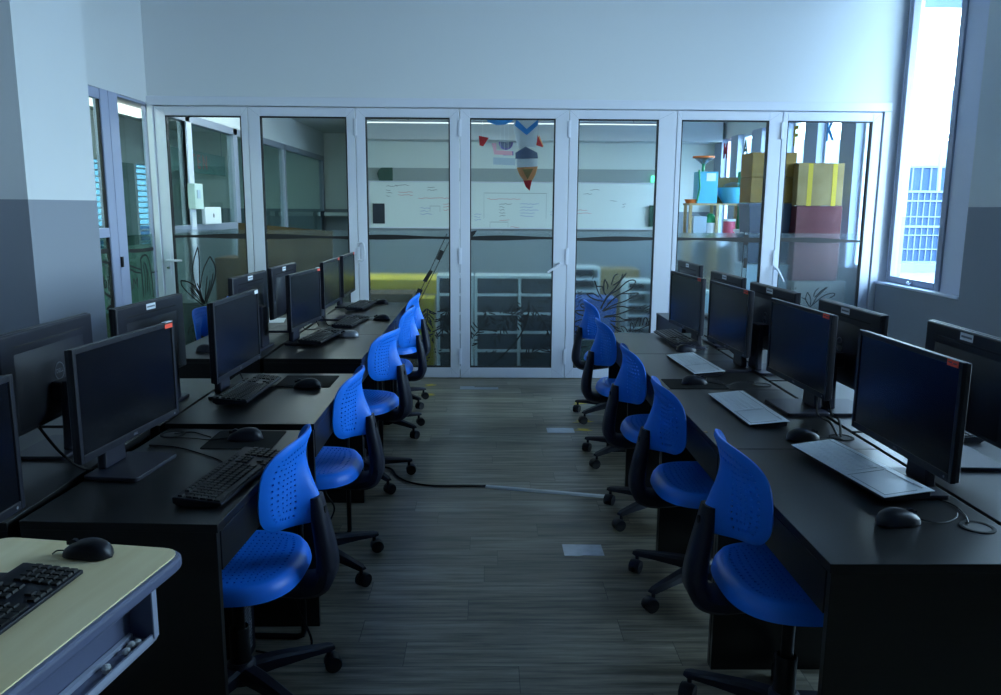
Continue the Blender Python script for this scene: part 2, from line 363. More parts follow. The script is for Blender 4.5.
# folding doors
LEAF = [-2.783, -2.003, -1.107, -.233, .691, 1.601, 2.497, 3.350]
GL = [(-2.691, -2.060), (-1.905, -1.182), (-1.025, -.316), (-.146, .575), (.768, 1.448), (1.642, 2.385), (2.542, 3.268)]
Z0g, Z1g = .097, 2.235
FILMTOP = 1.292
doors = []
for i in range(7):
    a, b = LEAF[i]+.003, LEAF[i+1]-.003; g0, g1 = GL[i]
    d = thing('door_%d' % (i+1), 'white framed folding glass door leaf with frosted lower half, %s' % ['leftmost by the corner', 'second from the left', 'third from the left', 'middle of the seven', 'third from the right', 'second from the right', 'rightmost by the tall window'][i], 'door', (0, 0, 0), kind='structure')
    f = MB(); y0, y1 = YB, YB+.05
    f.box((a, y0, .006), (g0, y1, 2.308)).box((g1, y0, .006), (b, y1, 2.308)).box((g0, y0, .006), (g1, y1, Z0g)).box((g0, y0, Z1g), (g1, y1, 2.308))
    f.build('leaf_frame', M['alu'], d, bevel=.003)
    s = MB(); w = .010
    s.box((g0, y0+.004, Z0g), (g0+w, y1-.004, Z1g)).box((g1-w, y0+.004, Z0g), (g1, y1-.004, Z1g)).box((g0, y0+.004, Z0g), (g1, y1-.004, Z0g+w)).box((g0, y0+.004, Z1g-w), (g1, y1-.004, Z1g))
    s.build('gasket', M['gasket'], d)
    # mitre joints of the frame corners
    mj = MB()
    for (cx, cz, gx_, gz_) in ((a, 2.308, g0, Z1g), (b, 2.308, g1, Z1g), (a, .006, g0, Z0g), (b, .006, g1, Z0g)):
        mj.ribbon([(cx, y0-.0002, cz), (gx_, y0-.0002, gz_)], .0022, (0, -1, 0), .0006)
    mj.build('mitre_joint', M['alud'], d)
    MB().box((g0+w, YB+.022, Z0g+w), (g1-w, YB+.028, Z1g-w)).build('glass_pane', M['glassd'], d)
    MB().box((g0+w, YB+.014, Z0g+w), (g1-w, YB+.018, FILMTOP)).build('frosted_film', M['film'], d)
    # dark wavy band on the film
    bm_ = MB(); top = []; bot = []
    n = 24; ph = random.random()*6
    for k in range(n+1):
        x = g0+w+(g1-g0-2*w)*k/n
        zc = 1.232+.006*math.sin(ph+x*3.1); h = .016+.006*math.sin(ph*2+x*7.0)
        top.append((x, zc+h)); bot.append((x, zc-h))
    bm_.prism(top+bot[::-1], 'y', YB+.0115, YB+.0135)
    bm_.build('film_band', M['vinyl'], d)
    doors.append(d)
YD = YB+.0125     # plane of the vinyl drawings
def strokes(name, door, region, sc, lines, width=.007, polys=(), plane='y', X=0, m='vinyl', k=5):
    """drawing on the film: polylines measured on the door plane"""
    b = MB(); x0, y0 = region
    def P(q):
        return on_y(x0+q[0]/sc, y0+q[1]/sc, YD) if plane == 'y' else on_x(x0+q[0]/sc, y0+q[1]/sc, X)
    nrm = (0, -1, 0) if plane == 'y' else (1, 0, 0)
    for l in lines:
        wd = width
        if isinstance(l[0], (int, float)): wd = l[0]; l = l[1:]
        b.ribbon(smoothpath([P(q) for q in l], k), wd, nrm)
    for q in polys:
        pts = [P(v) for v in q]
        if plane == 'y': b.prism([(v.x, v.z) for v in pts], 'y', YD-.0012, YD)
        else: b.prism([(v.y, v.z) for v in pts], 'x', X, X+.0012)
    return b.build(name, M[m], door)
def fern(stem, L, n, side=(1, -1), jit=.3):
    out = []; P = smoothpath([(a, c, 0) for a, c in stem], 8)
    for i in range(n):
        t = (i+.5)/n*(len(P)-2); k = int(t); p_ = P[k]; d = (P[k+1]-P[k]).normalized()
        for s_ in side:
            a = s_*R(50+random.uniform(-18, 18)); dd = Vector((d.x*math.cos(a)-d.y*math.sin(a), d.x*math.sin(a)+d.y*math.cos(a), 0))
            l = L*(1-.4*abs(i/n-.4))*random.uniform(1-jit, 1+jit); q = p_+dd*6; e = p_+dd*l
            out.append([(q.x, q.y), ((q.x+e.x)/2+random.uniform(-2, 2), (q.y+e.y)/2), (e.x, e.y)])
    return out
# door 1: tall pointed leaves
strokes('leaf_drawing', doors[0], (150, 230), 5.345, [
    [(165, 270), (176, 305), (230, 360), (290, 405)], [(.012, (165, 270))[0], (165, 270), (205, 278), (250, 312), (295, 395)],
    [(255, 90), (235, 160), (228, 220), (245, 300), (280, 385)], [(255, 90), (263, 150), (265, 240), (268, 330), (290, 390)],
    [(320, 140), (290, 200), (275, 260), (270, 310)], [.012, (320, 140), (347, 190), (350, 240), (330, 310), (300, 390)],
    [(285, 385), (240, 335), (212, 305)], [(288, 390), (252, 330), (230, 300)], [(287, 390), (270, 330), (252, 285)], [(292, 388), (312, 320), (322, 265)], [(294, 388), (300, 310), (306, 245)], [(290, 395), (262, 370), (215, 320)], [(292, 390), (325, 300), (338, 230)],
    [(232, 420), (255, 440), (282, 452)], [(205, 560), (212, 522), (245, 508), (275, 520), (287, 548)], [(225, 540), (245, 525), (262, 540)]], .009)
# door 3: bamboo stalk and ferns
strokes('bamboo_drawing', doors[2], (355, 230), 4.483, [[(412, 18), (265, 335)], [(424, 48), (278, 342)]], .010,
        [[(382, 88), (398, 95), (380, 138), (363, 130)], [(335, 178), (350, 185), (320, 235), (303, 228)], [(282, 260), (305, 268), (287, 305), (268, 300)]], k=1)
strokes('fern_drawing', doors[2], (355, 230), 4.483,
        fern([(322, 350), (326, 390), (312, 440)], 42, 9)+fern([(415, 345), (402, 400), (388, 480)], 40, 11)+fern([(300, 355), (285, 400), (280, 440)], 30, 6)
        +fern([(365, 450), (345, 480), (330, 500)], 26, 5)+fern([(275, 560), (300, 572), (335, 582)], 18, 3)+fern([(350, 540), (375, 545), (415, 560)], 16, 3)+[[(322, 350), (326, 390), (312, 440)], [(415, 345), (402, 400), (388, 480)]], .010)
# door 4: palm fronds
strokes('bamboo_drawing', doors[3], (455, 230), 4.483, [[(66, 30), (86, 6)]], .007, [[(67, 8), (80, 5), (98, 2), (86, 22), (66, 40)]], k=1)
strokes('palm_drawing', doors[3], (455, 230), 4.483,
        [[.012, (330, 318), (325, 400), (280, 490), (200, 575), (150, 612)], [.010, (225, 372), (290, 380), (322, 405)], [(355, 350), (400, 420), (425, 480)], [(80, 480), (120, 440), (160, 420)], [(300, 580), (360, 545), (430, 510)]]
        +fern([(130, 340), (150, 380), (160, 420)], 36, 8)+fern([(70, 520), (95, 460), (130, 400)], 34, 8)+fern([(200, 380), (260, 378), (320, 400)], 46, 10)+fern([(230, 400), (200, 450), (165, 500)], 40, 9)
        +fern([(270, 320), (280, 380), (275, 440)], 34, 8)+fern([(340, 330), (335, 390), (320, 430)], 34, 7)+fern([(360, 350), (400, 410), (428, 470)], 38, 9)+fern([(300, 580), (360, 545), (430, 510)], 40, 11)+fern([(120, 570), (170, 560), (230, 570)], 24, 6)+fern([(410, 310), (430, 330)], 22, 3), .010)
# door 5: big flower
strokes('flower_drawing', doors[4], (570, 270), 9.93, [
    [(370, 340), (480, 250), (600, 190), (650, 120), (620, 100), (560, 120), (470, 200), (390, 250), (300, 380)],
    [(320, 410), (420, 300), (500, 240), (580, 235), (680, 230), (620, 270), (540, 310), (430, 350), (340, 400)],
    [(330, 410), (440, 370), (520, 362), (580, 375), (650, 375), (560, 410), (470, 440), (340, 460)],
    [(330, 470), (470, 462), (530, 490), (612, 492), (480, 512), (400, 505)], [(420, 550), (470, 600), (512, 612)], [(400, 530), (440, 560), (490, 585)],
    [(410, 150), (440, 60), (478, 40)], [(425, 155), (500, 100), (525, 35)], [.012, (560, 30), (500, 110), (440, 190), (380, 250)],
    [(345, 90), (375, 150), (370, 190)], [.012, (345, 90), (335, 150), (338, 220), (360, 250)], [(245, 105), (265, 160), (320, 165), (330, 210)], [.010, (245, 105), (280, 220), (320, 285)],
    [(165, 235), (230, 235), (290, 270)], [(165, 235), (200, 270), (270, 300), (330, 310)], [.012, (375, 250), (340, 310), (305, 390)],
    [(175, 340), (110, 340), (120, 370), (175, 385)], [.012, (175, 402), (60, 405), (90, 440), (175, 460)], [(170, 490), (80, 500), (25, 545), (80, 560), (160, 550)], [(150, 590), (60, 610), (20, 650)], [(20, 650), (90, 655), (150, 640)], [(150, 680), (80, 690), (40, 730)], [(170, 760), (90, 770), (60, 800)],
    [.010, (95, 70), (130, 50)], [.010, (150, 30), (156, 52)], [.010, (185, 40), (185, 60)], [.010, (217, 38), (205, 65)], [.010, (237, 65), (218, 92)], [.010, (115, 112), (145, 98)], [.010, (105, 140), (150, 120)], [.010, (120, 168), (152, 145)], [(155, 90), (175, 150)],
    [.010, (45, 195), (55, 225)], [.010, (75, 210), (95, 235)], [.010, (85, 235), (120, 210)], [.010, (70, 265), (118, 240)], [.010, (60, 290), (115, 265)], [.010, (85, 330), (115, 290)], [.010, (60, 370), (85, 350)]], .011)
strokes('grass_drawing', doors[4], (570, 270), 9.93, [
    [(500, 560), (545, 570), (570, 615)], [(505, 575), (535, 612)], [(598, 615), (600, 535), (620, 530), (632, 580)], [(640, 575), (678, 482), (700, 490), (690, 560)], [(718, 550), (740, 478), (768, 490), (752, 550)], [(785, 540), (782, 510), (805, 505)], [.012, (640, 612), (720, 575), (790, 540)],
    [(690, 370), (760, 345)], [(735, 385), (800, 350)], [(745, 405), (830, 365)], [(750, 420), (835, 385)], [(770, 440), (835, 405)]], .010)
# door 6: bamboo, door 7: leaves
strokes('bamboo_drawing', doors[5], (720, 220), 8.69, [[(212, 100), (185, 520)], [(250, 110), (222, 520)]], .009, [[(212, 128), (247, 130), (243, 220), (208, 215)], [(208, 330), (236, 332), (230, 420), (200, 415)]], k=1)
strokes('leaf_drawing', doors[6], (760, 220), 6.315, [
    [(300, 455), (288, 500), (310, 545)], [(300, 455), (320, 500), (315, 548)], [(338, 485), (350, 450), (372, 430)], [.011, (345, 490), (390, 445), (425, 425)], [(330, 535), (365, 480), (425, 425)], [(315, 550), (400, 480), (460, 462), (470, 475), (440, 492)], [(262, 490), (285, 500), (305, 535)], [(190, 440), (195, 420)], [(210, 440), (215, 425)], [(220, 442), (230, 422)]], .008)
# handles and hinges
def lever(door, x, z, side, rot=0, plate=True):
    h = MB()
    if plate: h.box((x-.017, YB-.008, z-.13), (x+.017, YB, z+.08))
    h.cyl((x, YB-.008, z), (x, YB-.05, z), .011)
    e = (x+side*.13*math.cos(rot), YB-.05, z-.13*math.sin(rot)); h.tube([(x, YB-.05, z), e], [.011, .009])
    h.build('door_handle', M['alu'], door, smooth=40)
lever(doors[0], -2.735, 1.03, 1)
MB().cyl((-2.735, YB-.002, .965), (-2.735, YB-.02, .965), .012).build('lock_cylinder', M['chrome'], doors[0])
lever(doors[3], .632, 1.02, -1, R(35), False)
lever(doors[6], 2.515, .99, 1, R(60), False)
for i, sx in ((1, 1), (4, -1), (5, 1), (2, 1)):
    for z in (2.15, 1.08, .2):
        x = LEAF[i+1] if sx > 0 else LEAF[i]
        MB().box((x-.012, YB-.012, z-.07), (x+.012, YB, z+.07)).build('hinge', M['alu'], doors[i], bevel=.003)
hp = MB(); xx = LEAF[2]
hp.tube(smoothpath([(xx, YB-.01, 1.18), (xx+.05, YB-.03, 1.18), (xx+.055, YB-.03, 1.05), (xx, YB-.01, 1.04)], 4), .008)
hp.build('pull_handle', M['alu'], doors[1], smooth=40)

# left glazing (sliding door + partition running on past the doors)
gp = thing('window_10', 'glass partition with sliding door on the left wall', 'window', (0, 0, 0), kind='structure')
fr = MB()
XG = XL-.004
def post(y0, y1, z0=0, z1=2.345): fr.box((XG-.06, y0, z0), (XG, y1, z1))
post(5.20, 5.28); post(6.14, 6.262); post(6.27, 6.42)
fr.box((XG-.05, 5.285, 2.26), (XG-.004, 6.135, 2.334)).box((XG-.05, 5.285, 1.255), (XG-.002, 6.135, 1.325)).box((XG-.05, 5.285, .001), (XG-.004, 6.135, .1)).box((XG-.05, 6.425, .001), (XG-.004, 6.935, .1)).box((XG-.05, 6.425, 2.315), (XG-.004, 6.955, 2.334)).box((XG-.04, 6.938, .001), (XG-.006, 6.958, 2.31))
fr.build('partition_frame', M['lavd'], gp, bevel=.004)
f2 = MB()
for a, b in ((7.06, 7.12), (7.80, 7.92), (9.25, 9.40), (11.5, 11.6), (14.2, 14.3)): f2.box((XL-.08, a, 0), (XL, b, 2.345))
f2.box((XL-.08, 7.06, 2.27), (XL, 14.3, 2.345)).box((XL-.08, 7.06, 1.24), (XL, 9.40, 1.31)).box((XL-.08, 7.06, 0), (XL, 14.3, .1))
f2.build('far_frame', M['alud'], gp, bevel=.004)
MB().box((XL-.045, 7.80, .1), (XL+.01, 7.93, 2.27)).build('mullion', M['lav'], gp)
MB().box((XG-.030, 6.122, .1), (XG-.010, 6.138, 2.258)).build('gasket', M['gasket'], gp)
for a, b in ((5.285, 6.135), (6.425, 6.935), (7.12, 7.80), (7.92, 9.25), (9.40, 11.5), (11.6, 14.2)):
    MB().box((XG-.030, a, .1), (XG-.026, b, 2.27)).build('glass_pane', M['glassg'], gp)
for a, b in ((5.285, 6.105), (6.425, 6.935)):
    MB().box((XG-.022, a, .1), (XG-.019, b, 1.255)).build('green_film', M['gfilm'], gp)
MB().box((XG, 6.27, 1.02), (XG+.012, 6.30, 1.10)).build('latch', M['blackm'], gp)
strokes('drawing', gp, (90, 220), 7.725, [
    [.035, (75, 248), (110, 240), (185, 238)], [.03, (300, 238), (400, 235), (500, 220)], [.02, (80, 320), (130, 330), (190, 347)], [(85, 350), (128, 358)], [.02, (300, 350), (395, 385)], [(310, 380), (350, 402), (395, 410)], [.02, (470, 408), (530, 395)],
    [.014, (390, 300), (420, 270), (450, 300), (478, 450), (490, 600)], [.014, (390, 300), (400, 420), (415, 600)], [.01, (415, 320), (440, 400), (445, 560)], [.01, (425, 330), (452, 430), (465, 580)], [.01, (410, 340), (425, 440), (430, 580)],
    [.02, (95, 500), (110, 560), (180, 605)], [.05, (48, 200+160), (38, 420)], [.02, (130, 690), (160, 665), (185, 690)]], .012, plane='x', X=XG-.0175)
# lettering on the far side of the glass, seen mirrored from here
for body, q, h in (('sijd', (145, 480), .10), ('Mo', (338, 500), .10)):
    pnt = on_x(90+q[0]/7.725, 220+q[1]/7.725, XG-.015)
    put_text('lettering', body, .135, M['vinyl'], gp, (XG-.016, pnt.y, pnt.z), (R(90), 0, R(-90)), .001)

# corridor beyond: louvred windows standing in for reflections, added lamps, banner
for i, (a, b) in enumerate(((6.4, 7.0), (7.6, 8.2), (9.6, 10.3), (11.0, 11.7), (12.4, 13.1))):
    t = thing('window_%d' % (i+11), 'louvred window standing in for a partition glass reflection, number %d' % (i+1), 'window', kind='structure')
    f = MB(); f.box((-5.34, a-.05, .9), (-5.27, a, 2.1)).box((-5.34, b, .9), (-5.27, b+.05, 2.1)); f.build('window_frame', M['alu'], t)
    MB().box((-5.37, a, .9), (-5.366, b, 2.1)).build('glass_pane', M['glassl'], t)  # tinted pane added to dim the sky behind the slats
    l = MB()
    for k in range(14): l.box((-5.33, a, .93+k*.085), (-5.28, b, .95+k*.085))
    l.build('louvre_slats', M['alu'], t)
CW = MB(); e = 3.4
for a, b in ((6.35, 7.05), (7.55, 8.25), (9.55, 10.35), (10.95, 11.75), (12.35, 13.15), (14.3, 14.3)):
    CW.box((-5.4, e, .9), (-5.28, a, 2.1)); e = b
struct('wall_corridor_piers', CW, M['cordark'], 'dark green panels between the stand-in corridor windows')

# ------------------------------------------------------------------ outside
struct('ground', MB().box((3.7, -8, -.15), (40, 60, -.05)).box((-30, 14.6, -.15), (3.7, 60, -.05)).box((-30, -8, -.15), (-5.5, 14.6, -.05)), M['ground'], 'pale paving outside the windows', 'ground')
fc = thing('building', 'low building with blue gridded glass front outside the windows', 'building', (0, 22, 0))
MB().box((5, 0, .06), (26, .3, 2.68)).build('glass_front', M['facade'], fc)
MB().box((5, -.05, 2.68), (26, .5, 3.35)).build('parapet', M['parapet'], fc)
g = MB()
for k in range(84): g.box((5+k*.25, -.04, 2.0), (5.035+k*.25, 0, 2.68))
for k in range(125): g.box((5+k*.168, -.04, .06), (5.022+k*.168, 0, 2.0))
for z, h in ((.06, .05), (.42, .03), (.80, .03), (1.02, .06), (1.30, .03), (1.72, .04), (1.96, .06), (2.62, .06)): g.box((5, -.05, z), (26, 0, z+h))
g.build('white_grid', M['facl'], fc)
l = MB()
for k in range(5): l.box((5, -.6-k*.35, -.05), (26, -.4-k*.35, .08+.02*k))
l.build('pale_ledge', M['facl'], fc)
pp = MB().tube(smoothpath([(12.05, 21.6, 2.0), (12.05, 21.6, 3.2), (12.25, 21.6, 3.5), (12.2, 21.6, 3.9), (12.2, 21.6, 4.6)], 4), .05).build('lamp_post', M['eave'], smooth=40)
tag(pp, 'thin bent grey pole standing outside before the blue building', 'pole')
struct('eave', MB().box((3.64, -2, 3.30), (4.7, 7.6, 3.42)), M['eave'], 'concrete eave above the tall right window', 'eave')

# ------------------------------------------------------------------ desks
def desk(label, xf, xb, y0, y1, h, group, legs='panel', rz=0.):
    """xf: front edge (sitter side), xb: back edge"""
    s = 1 if xb > xf else -1
    t = thing('desk', label, 'desk', ((xf+xb)/2, (y0+y1)/2, 0), R(rz), group)
    cx, cy = (xf+xb)/2, (y0+y1)/2; a, b = y0-cy, y1-cy; f_, k_ = xf-cx, xb-cx
    MB().box((f_, a, h-.022), (k_, b, h)).build('desktop', M['desk'], t, bevel=.0015)
    MB().box((f_+s*.004, a+.001, 0), (k_, a+.022, h-.022)).build('side_panel', M['desk'], t, bevel=.0015)
    if legs == 'panel':
        MB().box((f_+s*.004, b-.022, 0), (k_, b-.001, h-.022)).build('side_panel', M['desk'], t, bevel=.0015)
    else:
        x0, x1 = f_+s*.03, k_-s*.03; yb = b-.05
        MB().tube([(x0, yb, h-.13), (x0, yb, .035), (x0+s*.006, yb, .018), (x0+s*.025, yb, .011), (x1-s*.025, yb, .011), (x1-s*.006, yb, .018), (x1, yb, .035), (x1, yb, h-.13)], .0105, 8).build('leg_frame', M['blackm'], t, smooth=50)
    MB().box((k_-s*.02, a+.022, h-.42), (k_-s*.004, b-.022, h-.022)).build('back_panel', M['desk'], t)
    dr = MB().box((f_+s*.003, a+.026, h-.128), (f_+s*.021, b-.026, h-.027)).box((f_+s*.021, a+.05, h-.12), (k_-s*.06, b-.05, h-.112)).build('drawer', M['desk'], t, bevel=.0015)
    MB().box((f_+s*.022, a+.022, h-.05), (f_+s*.04, b-.022, h-.022)).build('front_rail', M['desk'], t)
    return t
LD = 'black desks of the left block'; RD = 'black desks of the right block'
desk('black desk nearest on the left, beside the pale wooden desk', -.622, -1.108, 1.84, 2.665, .745, LD, 'frame', -2.9)
desk('second black desk of the left aisle row, holding a lone monitor and mouse pad', -.595, -1.105, 2.69, 3.54, .757, LD, 'frame')
desk('third black desk of the left aisle row, with the silver mouse', -.62, -1.105, 3.92, 4.69, .752, LD, 'frame')
desk('fourth black desk of the left aisle row, dark mouse at its near joint', -.62, -1.105, 4.692, 5.462, .752, LD, 'frame')
desk('black desk at the far end of the left aisle row, against the glass doors', -.62, -1.105, 5.468, 6.30, .752, LD, 'frame')
desk('black desk behind the nearest left monitor, back to back with the near desk', -1.65, -1.15, 1.84, 2.675, .745, LD, 'panel')
desk('black wall side desk in the left block behind the lone monitor', -1.63, -1.125, 2.69, 3.46, .75, LD)
desk('black wall side desk with a white paper and mouse, left block', -1.63, -1.125, 3.92, 4.69, .75, LD)
desk('black wall side desk in the left block before the far one', -1.63, -1.125, 4.692, 5.462, .75, LD)
desk('far black wall side desk in the left block near the leaning cardboard', -1.63, -1.125, 5.468, 6.25, .75, LD)
desk('black desk nearest on the right, with the big monitor in front', .74, 1.243, 1.60, 2.43, .75, RD)
desk('second black desk of the right aisle row, with the round cable hole and cables', .74, 1.243, 2.433, 3.266, .75, RD)
desk('third black desk of the right aisle row, with a mouse pad at its near end', .74, 1.243, 3.27, 4.10, .75, RD)
desk('far black desk of the right aisle row, with the black keyboard', .745, 1.243, 4.104, 4.81, .75, RD)
desk('black window side desk nearest on the right, shining blue', 1.765, 1.257, 1.75, 2.62, .75, RD)
desk('second black window side desk of the right block', 1.765, 1.257, 2.64, 3.44, .75, RD)
desk('third black window side desk of the right block', 1.765, 1.257, 3.46, 4.24, .75, RD)
desk('fourth black window side desk of the right block', 1.765, 1.257, 4.26, 4.98, .75, RD)
desk('far black window side desk whose bare back panel faces the aisle', 1.765, 1.235, 4.99, 5.76, .75, RD)

# cable holes in the desks (rings on the tops)
def grommet(label, x, y, z):
    t = thing('cable_grommet', label, 'cable hole', (x, y, z), 0, 'black cable holes in the desktops')
    MB().lathe([(.030, .0), (.040, .0), (.040, .002), (.036, .0035), (.030, .0022), (.030, .0)], 28).build('rim', M['pad'], t, smooth=40)
    MB().lathe([(0, .0004), (.0300, .0004), (.0300, .001), (0, .001)], 28).build('opening', M['slot'], t)
    return t
grommet('round cable hole beside the mouse pad on the nearest left desk', -1.045, 2.60, .745)
grommet('round cable hole with two cables on the second right desk', 1.185, 2.56, .75)
grommet('round cable hole at the far end of the third right desk', 1.19, 3.36, .75)
grommet('round cable hole by the mouse on the far right desk', 1.17, 4.30, .75)
grommet('round cable hole behind the mouse on the nearest right desk', 1.18, 1.80, .75)

# ------------------------------------------------------------------ monitors (screen towards local -y)
W_, H_, ZT = .525, .300, .395
def make_monitor(label, group):
    t = thing('monitor', label, 'monitor', (0, 0, 0), 0, group)
    z0, z1 = ZT-H_, ZT; w = W_/2
    f = MB(); bz = .014; bb = .020; yf, yb = -.026, -.013
    f.box((-w, yf, z0), (-w+bz, yb, z1)).box((w-bz, yf, z0), (w, yb, z1)).box((-w+bz, yf, z1-bz), (w-bz, yb, z1)).box((-w+bz, yf, z0), (w-bz, yb, z0+bb))
    f.build('bezel', M['plast'], t, bevel=.0015)
    MB().box((-w+bz, yf+.003, z0+bb), (w-bz, yf+.012, z1-bz)).build('screen', M['screen'], t)
    b = MB()
    def rr(m, y, zz0, zz1): return [(-w+m, y, zz0), (w-m, y, zz0), (w-m, y, zz1), (-w+m, y, zz1)]
    b.loft([rr(.001, -.014, z0+.001, z1-.001), rr(.002, -.004, z0+.002, z1-.002), rr(.006, .0, z0+.006, z1-.006)])
    bk = b.build('back_cover', M['back'], t, bevel=.002)
    MB().box((-w+.075, -.001, z1-.043), (w-.075, .0008, z1-.038)).build('vent_slot', M['slot'], bk)
    hb = MB(); cz = z0+.155
    def hr(hw, y, za, zb): return [(-hw, y, za), (hw, y, za), (hw, y, zb), (-hw, y, zb)]
    hb.loft([hr(.205, -.003, z0+.01, z1-.055), hr(.165, .008, z0+.03, z1-.080), hr(.110, .016, z0+.05, z1-.100), hr(.07, .018, z0+.07, z1-.11)])
    hb.build('rear_housing', M['back'], bk, smooth=60)
    ring = MB(); rings = []
    for k in range(32):
        a = 2*PI*k/32
        rings.append([(math.cos(a)*r_, y, cz+math.sin(a)*r_) for r_, y in ((.0245, .016), (.0275, .016), (.0275, .0195), (.0245, .0195))])
    ring.loft(rings, closed=True); ring.build('logo_ring', M['logo'], bk)
    put_text('logo_letters', 'DELL', .0175, M['logo'], bk, (0, .0188, cz), (R(90), 0, R(180)), .0006, .0004)
    put_text('logo_letters', 'DELL', .010, M['logo'], t, (0, yf-.0003, z0+.010), (R(90), 0, 0), .0003)
    # stand
    n = MB(); prof = [(.034, .035, .012), (.034, .045, .012), (.033, .028, .12), (.033, .024, .20), (.033, .022, .235)]
    rings = []
    for hw, yc, z in [(.056, .052, .012), (.052, .052, .05), (.048, .052, .12), (.044, .050, .19), (.042, .048, .225)]:
        rings.append([(-hw, yc-.014, z), (hw, yc-.014, z), (hw, yc+.014, z), (-hw, yc+.014, z)])
    n.loft(rings); nk = n.build('stand_neck', M['plastn'], t, bevel=.006)
    hole = MB(); hole.cyl((0, .060, .085), (0, .0672, .085), .018, n=24); hole.build('cable_opening', M['slot'], nk)
    MB().box((-.05, .012, .17), (.05, .046, .225)).build('mounting_plate', M['plastn'], t, bevel=.004)
    bs = MB(); pts = []
    for cx, cy, a0 in ((.105, .060, 0), (-.105, .060, 90), (-.105, -.075, 180), (.105, -.075, 270)):
        for k in range(5): a = R(a0+90*k/4); pts.append((cx+.012*math.cos(a), cy+.012*math.sin(a)))
    bs.prism(pts, 'z', .0, .012); bs.build('stand_base', M['plastn'], t, bevel=.002)
    MB().cyl((w-.03, yf-.0006, z0+.010), (w-.03, yf+.001, z0+.010), .0035, n=12).build('power_button', M['logo'], t)
    return t
def place_mon(proto, side, X, Y, th, z, label, group, front=True, sticker='red', tilt=0):
    """side +1: right block; front: screen faces the aisle"""
    faceX = -side if front else side          # direction the screen faces
    rz = (R(-90) if faceX < 0 else R(90))-R(th)
    d = Vector((math.sin(rz), -math.cos(rz), 0))      # local -y in world
    loc = Vector((X, Y, z))-d*(.024 if front else .013)
    o = dup(proto, label, loc, rz, group)
    st = None
    if sticker == 'red':
        st = MB().box((W_/2-.062, -.0276, ZT-.0165), (W_/2-.016, -.0265, ZT-.001)).build('sticker', M['red'], o)
        tag(st, 'red sticker')
        MB().box((W_/2-.056, -.0282, ZT-.009), (W_/2-.042, -.0276, ZT-.006)).box((W_/2-.036, -.0282, ZT-.010), (W_/2-.022, -.0276, ZT-.007)).build('sticker_print', M['ink'], st)
    elif sticker == 'both':
        st = MB().box((W_/2-.058, -.0276, ZT-.017), (W_/2-.012, -.0265, ZT-.004)).build('sticker', M['red'], o); tag(st, 'red sticker')
        st2 = MB().box((W_/2-.050, -.026, ZT+.0003), (W_/2-.008, -.012, ZT+.002)).build('sticker', M['white'], o); tag(st2, 'white sticker')
    elif sticker == 'white':
        st = MB().box((W_/2-.055, -.0276, ZT-.019), (W_/2-.012, -.0265, ZT-.004)).build('sticker', M['white'], o); tag(st, 'white sticker')
    elif sticker == 'back':
        st = MB().box((.028-.05, -.0015, ZT-.031), (.028+.02, .0008, ZT-.009)).build('sticker', M['white'], o); tag(st, 'white sticker')
        MB().box((.028-.044, .0008, ZT-.023), (.028+.014, .0012, ZT-.017)).build('sticker_print', M['logo'], st)
    return o
MG = 'black monitors of the computer room'
mp = make_monitor('black monitor nearest on the left aisle row, on the desk with the near keyboard', MG)
place = lambda *a, **k: place_mon(mp, *a, **k)
place(1, 1.125, 2.10, -.6, .75, 'largest looking black monitor on the right, nearest, with a red sticker', MG)
place(1, 1.165, 2.948, -2.8, .75, 'black monitor beside the round cable hole with cables, second on the right aisle row', MG)
place(1, 1.138, 3.743, -3.4, .75, 'black monitor third from the near end of the right aisle row', MG)
place(1, 1.085, 4.35, -4.5, .75, 'black monitor farthest on the right aisle row, behind the black keyboard', MG)
place(-1, -1.012, 2.25, 5.7, .745, 'black monitor on the nearest left desk, red and white sticker on its corner', MG, sticker='both')
place(-1, -.980, 3.148, 1.7, .757, 'black monitor standing alone on the second left desk, white sticker', MG, sticker='white')
place(-1, -.993, 4.410, 5.6, .752, 'black monitor on the third left desk beside the silver mouse', MG, sticker='both')
place(-1, -1.033, 5.370, .9, .752, 'black monitor second from the far end of the left aisle row', MG)
place(-1, -1.034, 6.045, -.3, .752, 'black monitor at the far end of the left aisle row by the doors', MG)
place(-1, -1.345, 2.438, .3, .745, 'black monitor seen from behind, nearest the wall column, round logo showing', MG, front=False, sticker=None)
place(-1, -1.27, 3.018, 3.9, .75, 'black monitor seen from behind below the left sliding door, white sticker', MG, front=False, sticker='back')
place(-1, -1.25, 4.229, 3.2, .75, 'black monitor seen from behind under the joint of the two left door leaves', MG, front=False, sticker='back')
place(-1, -1.235, 4.877, 1.8, .75, 'black monitor seen from behind before the leaning cardboard sheet', MG, front=False, sticker='back')
place(1, 1.351, 5.322, -1.6, .75, 'black monitor seen from behind, farthest on the right window side', MG, front=False, sticker='back')
place(1, 1.330, 4.405, -2.2, .75, 'black monitor seen from behind, second from the doors on the right', MG, front=False, sticker='back')
place(1, 1.327, 3.675, -3.0, .75, 'black monitor seen from behind below the door handle on the right', MG, front=False, sticker='back')
place(1, 1.359, 2.949, -.2, .75, 'black monitor seen from behind before the leaf drawing at right', MG, front=False, sticker='back')
place(1, 1.45, 2.33, 3.0, .75, 'black monitor seen from behind at the right edge under the grey wall', MG, front=False, sticker='back')
# the prototype itself becomes the monitor of the pale desk
mp['label'] = 'black monitor at the left edge, on the pale wooden desk'
mp.location = (-1.045, 1.435, .7455); mp.rotation_euler = (0, 0, R(90)-R(1.0))

